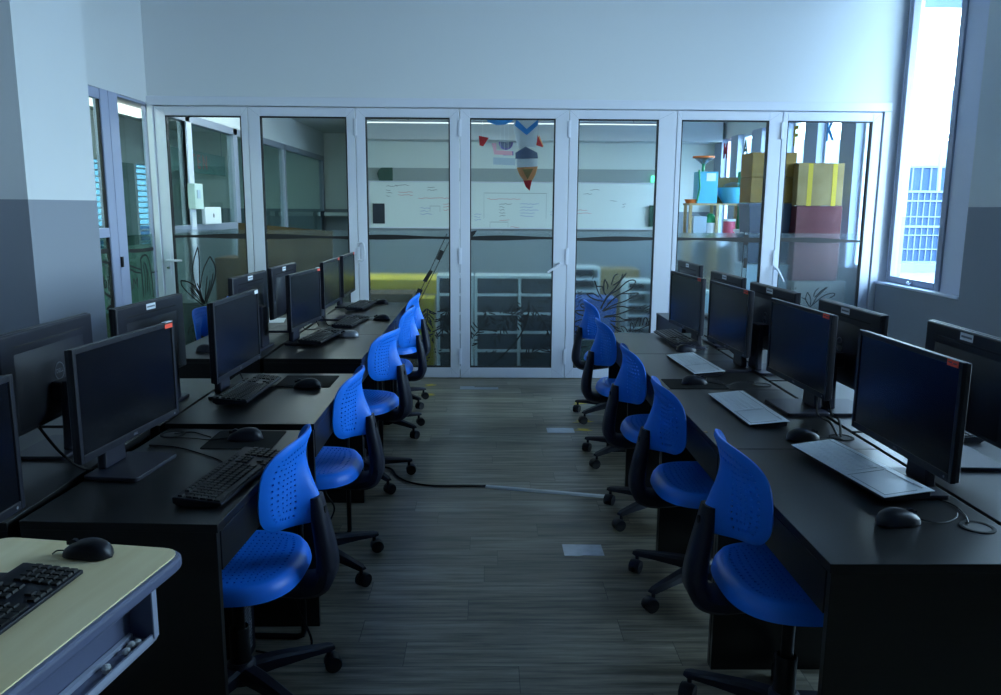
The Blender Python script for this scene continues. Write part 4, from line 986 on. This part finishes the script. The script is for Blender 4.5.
struct('trim_6', MB().box((-1.8, 12.36, 1.88), (2.70, 12.40, 2.07)), M['bandg'], 'grey painted band above the far whiteboard', 'band')
sp_ = MB(); sp_.prism([(-.10+.0, .0), (.10, 0), (.10, .19), (-.06, .19), (-.10, .16), (-.13, .10), (-.11, .03)], 'y', -.10, -.045)
o = sp_.build('wall_speaker', M['dgreen']); o.location = (-1.52, 12.40, 1.88); tag(o, 'dark rounded speaker on the grey band at the left end', 'speaker')
o = MB().box((-.09, -.03, 0), (.09, 0, .30)).build('wall_panel', M['shelfd']); o.location = (-1.64, 12.355, 1.24); tag(o, 'small dark panel over the left end of the whiteboard', 'panel')
o = MB().box((-.05, -.05, 0), (.05, 0, .32)).build('document_holder', M['dgreen']); o.location = (2.52, 12.35, 1.22); tag(o, 'dark document holder at the right end of the whiteboard', 'holder')
es = thing('exit_sign', 'small green lit exit sign at the right end of the grey band', 'sign', (2.56, 12.355, 1.93)); MB().box((-.08, -.03, -.05), (.08, 0, .05)).build('sign_panel', M['exit'], es); MB().box((-.03, -.032, -.025), (-.005, -.03, .025)).box((.01, -.032, -.01), (.05, -.032+.002, .012)).build('sign_symbol', M['paper'], es)
ck = thing('wall_clock', 'round purple rimmed clock high on the far wall', 'clock', (.28, 12.39, 2.45)); ck_ = MB(); rings = []
for k in range(36):
    a = 2*PI*k/36; rings.append([(math.cos(a)*r_, y, math.sin(a)*r_) for r_, y in ((.085, -.01), (.105, -.01), (.105, -.04), (.085, -.035))])
ck_.loft(rings, closed=True); ck_.build('rim', M['purple'], ck); MB().cyl((0, -.008, 0), (0, -.022, 0), .09, n=32).build('dial', M['greyp'], ck); MB().box((-.003, -.026, 0), (.003, -.022, .06)).box((0, -.026, -.003), (.045, -.022, .003)).build('hands', M['paper'], ck)
# lamps in the room behind
for i, (y, lab) in enumerate(((11.0, 'long suspended fluorescent batten nearest the whiteboard'), (9.1, 'long suspended fluorescent batten in the middle of the room behind'))):
    t = thing('ceiling_lamp', lab, 'lamp', (.45, y, 2.60+(.05 if i else 0)), 0, 'fluorescent battens of the room behind')
    MB().box((-2.1, -.02, .0), (2.1, .02, .02)).build('housing', M['alud'], t)
    MB().box((-2.08, -.012, -.012), (2.08, .012, 0)).build('tube', M['tube'] if i else M['tubed'], t)
    for x in (-1.5, 0, 1.5): MB().cyl((x, 0, .02), (x, 0, .09 if i else .14), .006, n=8).build('hanger', M['alud'], t)
t = thing('ceiling_lamp', 'unseen batten added to brighten the left of the room behind', 'lamp', (-1.9, 8.6, 2.60), R(90), 'fluorescent battens of the room behind')  # unseen batten, added for more light on the left side
MB().box((-1.3, -.03, .0), (1.3, .03, .035)).build('housing', M['alud'], t); MB().box((-1.28, -.03, -.05), (1.28, .03, 0)).build('tube', M['tube'], t)
for x in (-1.0, 1.0): MB().cyl((x, 0, .035), (x, 0, .14), .006, n=8).build('hanger', M['alud'], t)
t = thing('added_corridor_lamp', 'nearer unseen lamp added to light the corridor beyond the partition', 'lamp', (-4.1, 5.0, 2.705)); MB().box((-.12, -1.2, -.03), (.12, 1.2, .034)).build('diffuser', M['corl'], t)  # added out of view to light the corridor
t = thing('added_corridor_lamp', 'farther lamp added to brighten the upper corridor beyond the partition', 'lamp', (-4.7, 10.6, 2.705)); MB().box((-.12, -.9, -.03), (.12, .9, .034)).build('diffuser', M['cord'], t)  # glowing panel added for the bright upper band of the corridor

# shelving of cubbies behind the middle doors
def cubby(label, x0, x1, y0, h, cols, rows, fill=True):
    t = thing('cubby_shelf', label, 'shelf', ((x0+x1)/2, y0+.17, 0), 0, 'white cubby shelves'); w = (x1-x0)/2; th = .022
    f = MB(); f.box((-w, -.17, 0), (-w+th, .17, h)).box((w-th, -.17, 0), (w, .17, h)).box((-w+th, -.17, h-th), (w-th, .17, h)).box((-w+th, -.17, 0), (w-th, .17, th)); f.build('carcass', M['shelfw'], t)
    for c in range(1, cols):
        x = -w+(2*w)*c/cols; MB().box((x-th/2, -.168, th), (x+th/2, .15, h-th)).build('upright', M['shelfw'], t)
    for r_ in range(1, rows):
        z = h*r_/rows; MB().box((-w+th, -.166, z-th/2), (w-th, .15, z+th/2)).build('shelf_board', M['shelfw'], t)
    MB().box((-w+th, .15, th), (w-th, .165, h-th)).build('back_board', M['shelfd'], t)
    return t
cubby('white cubby shelf with dark compartments behind the middle door', -.11, .72, 7.36, .875, 2, 5)
cubby('white cubby shelf left of the other, partly behind the door stile', -.46, -.125, 7.36, .875, 1, 5)
bin_n = [('top', 4), ('second', 3), ('middle', 2), ('fourth', 1), ('lowest', 0)]
for cn, x0, x1 in (("wide cubby shelf's left column", -.092, .294), ("wide cubby shelf's right column", .318, .702), ('narrow cubby shelf by the door stile', -.44, -.147)):
    for rn, r_ in bin_n:
        t = thing('storage_bin', 'dark bin, %s row of the %s' % (rn, cn), 'bin', ((x0+x1)/2, 7.53, (.0225 if r_ == 0 else .875*r_/5+.0118)), 0, 'dark bins in the cubby shelves')
        w = (x1-x0)/2-.006; MB().box((-w, -.150, 0), (w, .10, .148)).build('bin_body', M['shelfd'], t, bevel=.006); MB().box((-.04, -.154, .095), (.04, -.150, .11)).build('bin_grip', M['slot'], t)
cubby('low white shelf stack behind the flower drawing', .80, 1.10, 7.75, .93, 1, 8)
cubby('pale shelf stack at the right edge of the flower door', 1.36, 1.62, 7.75, .80, 1, 7)
def crate(name, label, loc, sx, sy, sz, m, group=None, cat='box', lid=None, tapes=(), rz=0, taper=0.):
    t = thing(name, label, cat, loc, rz, group)
    b = MB(); a = taper; b.loft([[(-sx/2+a, -sy/2+a, 0), (sx/2-a, -sy/2+a, 0), (sx/2-a, sy/2-a, 0), (-sx/2+a, sy/2-a, 0)], [(-sx/2, -sy/2, sz), (sx/2, -sy/2, sz), (sx/2, sy/2, sz), (-sx/2, sy/2, sz)]])
    b.build('body', M[m], t, bevel=.004)
    if lid: MB().box((-sx/2-.008, -sy/2-.008, sz-.02), (sx/2+.008, sy/2+.008, sz+.012)).build('lid', M[lid], t, bevel=.004)
    else: MB().box((-.004, -sy/2+.004, sz+.0003), (.004, sy/2-.004, sz+.0016)).build('lid_seam', M['slot'], t)
    for x, z0, z1 in tapes:
        MB().box((x-.022, -sy/2-.002, z0), (x+.022, -sy/2-.0005, z1)).build('tape_strip', M['tape'], t)
    return t
# right hand stack (maroon box etc.)
crate('cardboard_box', 'brown cardboard box on the floor under the maroon box', (3.17, 7.78, 0), .50, .44, .40, 'card3'); crate('cardboard_box', 'flat brown cardboard box directly under the maroon box', (3.17, 7.78, .405), .49, .44, .42, 'card3')
crate('storage_box', 'maroon box in the stack behind the rightmost door', (3.11, 7.75, .83), .43, .40, .70, 'maroon')
crate('cardboard_box', 'tan wrapped box with yellow tape strips on top of the maroon box', (3.105, 7.75, 1.5325), .43, .38, .39, 'card2', tapes=((-.10, -.11, .385), (.13, -.13, .385)))
# left stack
crate('storage_crate', 'pale crate at the bottom of the stack behind the second door from the right', (2.70, 7.85, 0), .42, .34, .48, 'cratel', lid='cratel', taper=.015)
crate('storage_crate', 'pale crate third from the bottom of the stack, under the navy crates', (2.70, 7.85, .50), .42, .34, .46, 'cratel', lid='cratel', taper=.015)
crate('storage_crate', 'navy crate, lower of two in the stack', (2.70, 7.85, .98), .42, .34, .27, 'crate', lid='crate', taper=.02)
crate('storage_crate', 'navy crate, upper of two under the yellow boxes', (2.70, 7.85, 1.27), .42, .34, .27, 'crate', lid='crate', taper=.02)
crate('cardboard_box', 'yellowish box on the navy crates, lower of two', (2.705, 7.85, 1.557), .42, .34, .235, 'ybox')
crate('cardboard_box', 'yellowish box topmost on the navy crates', (2.705, 7.85, 1.797), .42, .34, .225, 'ybox')
# low table by the window with leaning board
tb = thing('window_table', 'white table by the window behind the rightmost door', 'table', (3.16, 8.75, 0))
MB().box((-.32, -.5, 1.19), (.28, .5, 1.22)).build('table_top', M['shelfw'], tb)
for x in (-.28, .24):
    for y in (-.45, .45): MB().box((x-.02, y-.02, 0), (x+.02, y+.02, 1.19)).build('leg', M['alu'], tb)
MB().box((-.30, -.46, .0+.3), (.26, -.44, 1.19)).build('modesty_panel', M['cratel'], tb)
lb = thing('leaning_board', 'printed board leaning by the window above the white table', 'board', (3.28, 8.45, 1.222), R(-18))
T = Matrix.Rotation(R(24), 4, 'Y')
MB().box((-.012, -.2, 0), (.012, .2, .62), T).build('board', M['alu'], lb); MB().box((-.0135, -.17, .36), (-.012, .17, .56), T).build('picture', M['card2'], lb); MB().box((-.0145, -.12, .42), (-.0135, .05, .52), T).build('picture_patch', M['dgreen'], lb)
crate('small_white_box', 'small white box on the window table', (3.10, 8.38, 1.222), .13, .12, .10, 'shelfw')
o = MB().lathe([(0, 0), (.03, 0), (.035, .09), (0, .09)], 16).build('red_cup', M['redp']); o.location = (3.40, 8.9, 1.222); tag(o, 'small red cup at the right end of the window table', 'cup')
# colourful shelf in the far right corner
sh = thing('open_shelf', 'pale wooden open shelf loaded with colourful containers', 'shelf', (3.0, 10.6, 0))
for x in (-.37, -.02, .30):
    for y in (-.14, .14): MB().box((x-.018, y-.018, 0), (x+.018, y+.018, 1.56)).build('post', M['lwood'], sh)
for z in (.55, 1.10, 1.54): MB().box((-.40, -.16, z), (.33, .16, z+.025)).build('shelf_board', M['lwood'], sh)
def lathe_thing(name, label, cat, loc, parts):
    t = thing(name, label, cat, loc)
    for pn, prof, m in parts: MB().lathe(prof, 20).build(pn, M[m], t, smooth=40)
    return t
zs = 1.566
jug = crate('blue_container', 'light blue container under the coloured funnel', (2.84, 10.58, zs), .26, .22, .40, 'teal', lid=None)
MB().tube([(-.13, -.115, .02), (-.10, -.118, .2), (-.12, -.115, .42)], .012).build('green_cord', M['green'], jug)
MB().box((-.02, -.112, .28), (.10, -.110, .38)).build('label_patch', M['paper'], jug)
lathe_thing('funnel', 'coloured funnel on top of the light blue container', 'funnel', (2.80, 10.58, zs+.402), [('stem', [(.02, 0), (.02, .09), (.03, .10)], 'green'), ('cone', [(.03, .10), (.125, .17), (.12, .17), (.025, .10)], 'clear'), ('rim', [(.12, .17), (.14, .172), (.14, .195), (.12, .195)], 'orange')])
lathe_thing('basket', 'round blue basket of bagged items on the open shelf', 'basket', (3.20, 10.56, zs), [('bowl', [(.0, 0), (.12, .0), (.19, .10), (.20, .20), (.18, .20), (.10, .02)], 'teal'), ('contents', [(0, .15), (.16, .17), (.12, .24), (.04, .27), (0, .27)], 'clear')])
lathe_thing('yellow_dish', 'orange rimmed dish at the left end of the open shelf', 'dish', (2.66, 10.56, zs), [('dish', [(0, 0), (.07, 0), (.09, .05), (.08, .05), (.06, .01)], 'orange')])
crate('brown_box', 'brown box behind the blue basket', (3.18, 10.80, zs), .30, .06, .34, 'card2')
lathe_thing('bottle', 'green bottle on the open shelf below the basket', 'bottle', (2.92, 10.55, 1.126), [('body', [(0, 0), (.08, 0), (.085, .2), (.06, .27), (.03, .31), (0, .31)], 'green'), ('label_band', [(.0805, .06), (.087, .06), (.087, .19), (.0845, .19)], 'paper')])
lathe_thing('canister', 'pink canister on the open shelf', 'canister', (3.16, 10.52, 1.126), [('body', [(0, 0), (.075, 0), (.075, .21), (0, .21)], 'pink'), ('lid', [(0, .21), (.078, .21), (.078, .24), (0, .24)], 'paper')])
crate('small_crate', 'pale blue crate at the left of the open shelf', (2.76, 10.56, 1.126), .18, .2, .27, 'cratel', taper=.01)
lathe_thing('jar', 'large clear jar with dark lid right of the open shelf', 'jar', (3.40-.0, 10.2, 1.24), [('body', [(0, 0), (.10, 0), (.105, .33), (.09, .36), (0, .36)], 'clear'), ('lid', [(0, .36), (.11, .36), (.11, .40), (0, .40)], 'crate')])
st_ = thing('side_stand', 'small white stand carrying the clear jar', 'stand', (3.33, 10.2, 0)); MB().box((-.17, -.14, 1.21), (.17, .14, 1.24)).build('stand_top', M['shelfw'], st_)
for x in (-.14, .14):
    for y in (-.11, .11): MB().box((x-.012, y-.012, 0), (x+.012, y+.012, 1.21)).build('leg', M['alu'], st_)
lathe_thing('cylinder_roll', 'dark green roll standing behind the clear jar', 'roll', (3.38, 10.78, 1.2), [('roll', [(0, 0), (.06, 0), (.06, .78), (0, .78)], 'green')])
st2 = MB().box((-.08, -.08, 0), (.08, .08, 1.2)).build('plinth', M['shelfw']); st2.location = (3.40, 10.78, 0); tag(st2, 'narrow white plinth under the dark green roll', 'plinth')
# letters on the window glass
for body, px, py, m, lab in (('M', 725.5, 151.5, 'redp', 'red letter M stuck on a far window post'), ('A', 745.5, 149, 'dgreen', 'green letter A stuck on a window post'), ('F', 795.5, 137, 'yellow', 'yellow letter F stuck on a nearer window post'), ('K', 830, 131, 'bluep', 'blue letter K stuck on the window post nearest the doors')):
    q = on_x(px, py, 3.436)
    put_text('window_letter', body, .30, M[m], None, (3.436, q.y, q.z), (R(90), 0, R(-90)), .002, .006)
    tag(bpy.context.scene.objects[C.objects[-1].name], lab, 'letter', 'letters on the windows')

# yellow board, brown box and other blurred things behind the film
yb_ = thing('yellow_table', 'bright yellow topped low table behind the third door', 'table', (-.76, 8.1, 0)); MB().box((-.46, -.35, .66), (.46, .35, .80)).build('table_top', M['yel'], yb_)
for x in (-.42, .42):
    for y in (-.3, .3): MB().box((x-.02, y-.02, 0), (x+.02, y+.02, .66)).build('leg', M['yel'], yb_)
crate('cardboard_box', 'brown cardboard box in front of the yellow table', (-.93, 7.42, 0), .52, .42, .72, 'card')
crate('yellow_bin', 'yellow bin at the right end of the yellow table', (-.57, 7.56, 0), .16, .30, .66, 'yel', cat='bin', taper=.01)
o = MB().prism([(-.46, 0), (.42, 0), (.43, 1.275), (-.42, 1.345)], 'y', -.006, .006).build('cardboard_sheet', M['card']); o.location = (-1.83, 7.24, .005); o.rotation_euler = (R(-6), 0, 0); tag(o, 'large brown cardboard sheet leaning behind the two left door leaves', 'cardboard')
crate('cardboard_box', 'brown cardboard carton beside the dark green bin', (-2.30, 7.66, 0), .42, .40, 1.02, 'card')
lathe_thing('waste_bin', 'dark green bin behind the leftmost door', 'bin', (-2.66, 7.28, 0), [('bin', [(0, 0), (.11, 0), (.14, .62), (.13, .62), (.10, .02)], 'dgreen'), ('rim', [(.13, .60), (.15, .60), (.15, .64), (.13, .64)], 'dgreen')])
crate('blue_crate', 'bright blue crate behind the flower drawing', (.98, 7.50, .0), .44, .36, .66, 'dblue', lid='dblue', taper=.02)
crate('green_crate', 'dark green crate low behind the flower drawing', (.90, 7.28, 0), .20, .04, .30, 'dgreen')
crate('cardboard_box', 'tan cardboard box behind the right half of the flower door', (1.30, 8.35, 0), .52, .4, .88, 'card2')
crate('storage_box', 'white drawer box with a blue base behind the far right monitors', (1.86, 7.55, .12), .42, .36, .62, 'cratel', lid='shelfw')
o = MB().box((-.24, -.2, 0), (.24, .2, .118)).build('blue_platform', M['bluep']); o.location = (1.86, 7.55, 0); tag(o, 'flat blue platform under the white drawer box', 'platform')

# hung paper rocket and garlands
rk = thing('paper_rocket', 'paper rocket with blue chevron hanging behind the middle door', 'rocket', (.36, 7.40, 1.66))
def poly(name, pts, y0, y1, m): MB().prism([(a-.36, c-1.66) for a, c in pts], 'y', y0, y1).build(name, M[m], rk)
q = lambda px, py: (on_y(px, py, 7.4).x, on_y(px, py, 7.4).z)
Z = lambda L_: [q(455+a/4.967, 100+c/4.967) for a, c in L_]
poly('body', Z([(300, 70), (410, 70), (412, 130), (405, 190), (398, 240), (352, 230), (315, 245), (300, 190), (290, 130)]), -.012, .012, 'paper')
poly('chevron', Z([(305, 98), (355, 145), (412, 98), (412, 125), (356, 175), (297, 128)]), -.016, -.0125, 'bluep')
poly('window_band', Z([(300, 262), (350, 232), (408, 262), (412, 290), (300, 292)]), -.016, .010, 'greyp')
poly('skirt', Z([(306, 292), (410, 292), (410, 330), (308, 335)]), -.012, .012, 'paper')
poly('flame', Z([(306, 336), (411, 330), (398, 375), (382, 400), (342, 400), (322, 375)]), -.012, .012, 'orangep')
poly('flame_core', Z([(335, 345), (388, 342), (360, 395)]), -.016, -.0125, 'card2')
poly('flame_tip', Z([(340, 400), (382, 398), (376, 425), (370, 450), (352, 432), (345, 415)]), -.012, .012, 'redp')
poly('fin', Z([(410, 175), (438, 235), (405, 225)]), -.008, .008, 'redp')
MB().cyl((0, 0, .66), (0, 0, 1.08), .002, n=6).build('string', M['paper'], rk)
def hang(name, label, cat, L_, m, yy=7.9, grp=None):
    pts = [on_y(455+a/4.967, 100+c/4.967, yy) for a, c in L_]; zc = sum(v.z for v in pts)/len(pts); xc = sum(v.x for v in pts)/len(pts)
    t = thing(name, label, cat, (xc, yy, zc), 0, grp)
    MB().prism([(v.x-xc, v.z-zc) for v in pts], 'y', -.006, .006).build('sheet', M[m], t); MB().cyl((0, 0, .0), (0, 0, 2.74-zc), .0015, n=6).build('string', M['paper'], t)
    return t
hang('paper_fin', 'red and orange paper triangle hanging left of the rocket', 'decoration', [(118, 178), (168, 188), (140, 230), (122, 225)], 'redp')
hang('paper_fin', 'orange paper wedge hanging right of the rocket', 'decoration', [(418, 175), (440, 230), (402, 222)], 'orangep', 7.6)
hang('paper_garland', 'pink and purple paper strip hanging left of the rocket', 'decoration', [(182, 215), (205, 215), (205, 250), (285, 255), (285, 275), (195, 270)], 'pinkp', 8.2)
hang('paper_garland', 'purple paper strip under the clock', 'decoration', [(235, 252), (290, 255), (290, 275), (240, 275)], 'purple', 8.4)
hang('reflection_strip', 'pale blue strip standing in for a reflection in the glass', 'decoration', [(190, 285), (300, 290), (298, 325), (190, 320)], 'cratel', 8.9)  # solid strip in place of a faint reflection in the door glass
hang('paper_dome', 'blue rounded paper shape at the top of the middle door', 'decoration', [(130, 60), (305, 60), (285, 105), (250, 122), (205, 125), (165, 110)], 'bluep', 7.7)
# things on the left glass partition: electric box, notices, white box
eb = thing('electric_box', 'grey electric box on the glass partition mullion behind the leftmost door', 'box', (-2.80, 7.84, 1.58)); MB().box((-.02, -.11, -.12), (.05, .11, .12)).build('case', M['corwall'], eb, bevel=.005); MB().box((.05, -.06, -.02), (.056, .02, .06)).build('front_notice', M['cratel'], eb)
o = MB().box((0, -.05, -.07), (.003, .05, .07)).build('notice', M['paper']); o.location = (-2.819, 7.86, 1.36); tag(o, 'white notice below the electric box', 'notice', 'notices on the mullion')
o = MB().prism([(-.05, -.06), (.06, -.09), (.05, .05), (-.06, .06)], 'x', 0, .003).build('notice', M['paper']); o.location = (-2.819, 7.82, 1.24-.06); tag(o, 'crooked white notice lowest on the mullion', 'notice', 'notices on the mullion')
wx = thing('white_case', 'white flat case with a small grey mark on the partition ledge', 'case', (-2.79, 8.28, 1.3095)); MB().box((-.02, -.24, 0), (.02, .24, .17)).build('shell', M['paper'], wx, bevel=.01); MB().cyl((.02, 0, .085), (.0215, 0, .085), .022, n=16).build('mark', M['logo'], wx)
bn = thing('corridor_banner', 'dark corridor banner with faint red letters beyond the partition', 'banner', (-3.6, 10.3, 2.02)); MB().box((-.01, -1.0, -.13), (.01, 1.0, .13)).build('cloth', M['cordark'], bn)
put_text('lettering', 'T E N', .24, M['mred'], bn, (.012, 0, 0), (R(90), 0, R(90)), .001, .004)
for y in (-.9, .9): MB().cyl((0, y, .13), (0, y, .84), .004, n=6).build('hanger', M['alud'], bn)
br = thing('barrier_bar', 'horizontal barrier bar at the far end of the left aisle', 'bar', (-2.25, 13.9, 1.36)); MB().cyl((-.62, 0, 0), (.30, 0, 0), .035, n=14).build('bar', M['shelfw'], br, smooth=40)
for x in (-.55, .1, .25): MB().cyl((x-.03, 0, 0), (x+.03, 0, 0), .05, n=14).build('collar', M['shelfd'], br)
for x in (-.55, .25): MB().box((x-.02, -.02, -1.36), (x+.02, .02, 0)).build('post', M['shelfd'], br)

# ------------------------------------------------------------------ light
w = bpy.data.worlds.new('world'); bpy.context.scene.world = w; w.use_nodes = True
nt = w.node_tree; bg = nt.nodes['Background']
tc = nt.nodes.new('ShaderNodeTexCoord'); sx = nt.nodes.new('ShaderNodeSeparateXYZ'); cr = nt.nodes.new('ShaderNodeValToRGB')
nt.links.new(tc.outputs['Generated'], sx.inputs[0]); nt.links.new(sx.outputs['Z'], cr.inputs[0])
cr.color_ramp.elements[0].position = 0; cr.color_ramp.elements[0].color = (.66, .87, 1.0, 1); cr.color_ramp.elements[1].position = .8; cr.color_ramp.elements[1].color = (.29, .56, 1.0, 1)
nt.links.new(cr.outputs[0], bg.inputs[0]); bg.inputs[1].default_value = 7.0
def portal(name, X, y0, y1, z0, z1):
    l = bpy.data.lights.new(name, 'AREA'); l.shape = 'RECTANGLE'; l.size = z1-z0; l.size_y = y1-y0; l.cycles.is_portal = True
    o = bpy.data.objects.new(name, l); C.objects.link(o); o.location = (X, (y0+y1)/2, (z0+z1)/2); o.rotation_euler = (0, R(90), 0)
portal('sky_portal', 3.68, 5.69, 6.96, .88, 3.5); portal('sky_portal', 3.68, 1.8, 4.6, .88, 3.35); portal('sky_portal', 3.68, 7.06, 12.4, .95, 2.5); 

sc = bpy.context.scene
sc.view_settings.view_transform = 'Standard'; sc.view_settings.look = 'None'; sc.view_settings.gamma = 1; sc.view_settings.use_curve_mapping = False
sc.view_settings.exposure = 1.55
sc.cycles.use_denoising = True
sc.cycles.max_bounces = 10; sc.cycles.diffuse_bounces = 5; sc.cycles.glossy_bounces = 4; sc.cycles.transmission_bounces = 8; sc.cycles.transparent_max_bounces = 24
sc.cycles.sample_clamp_indirect = 6
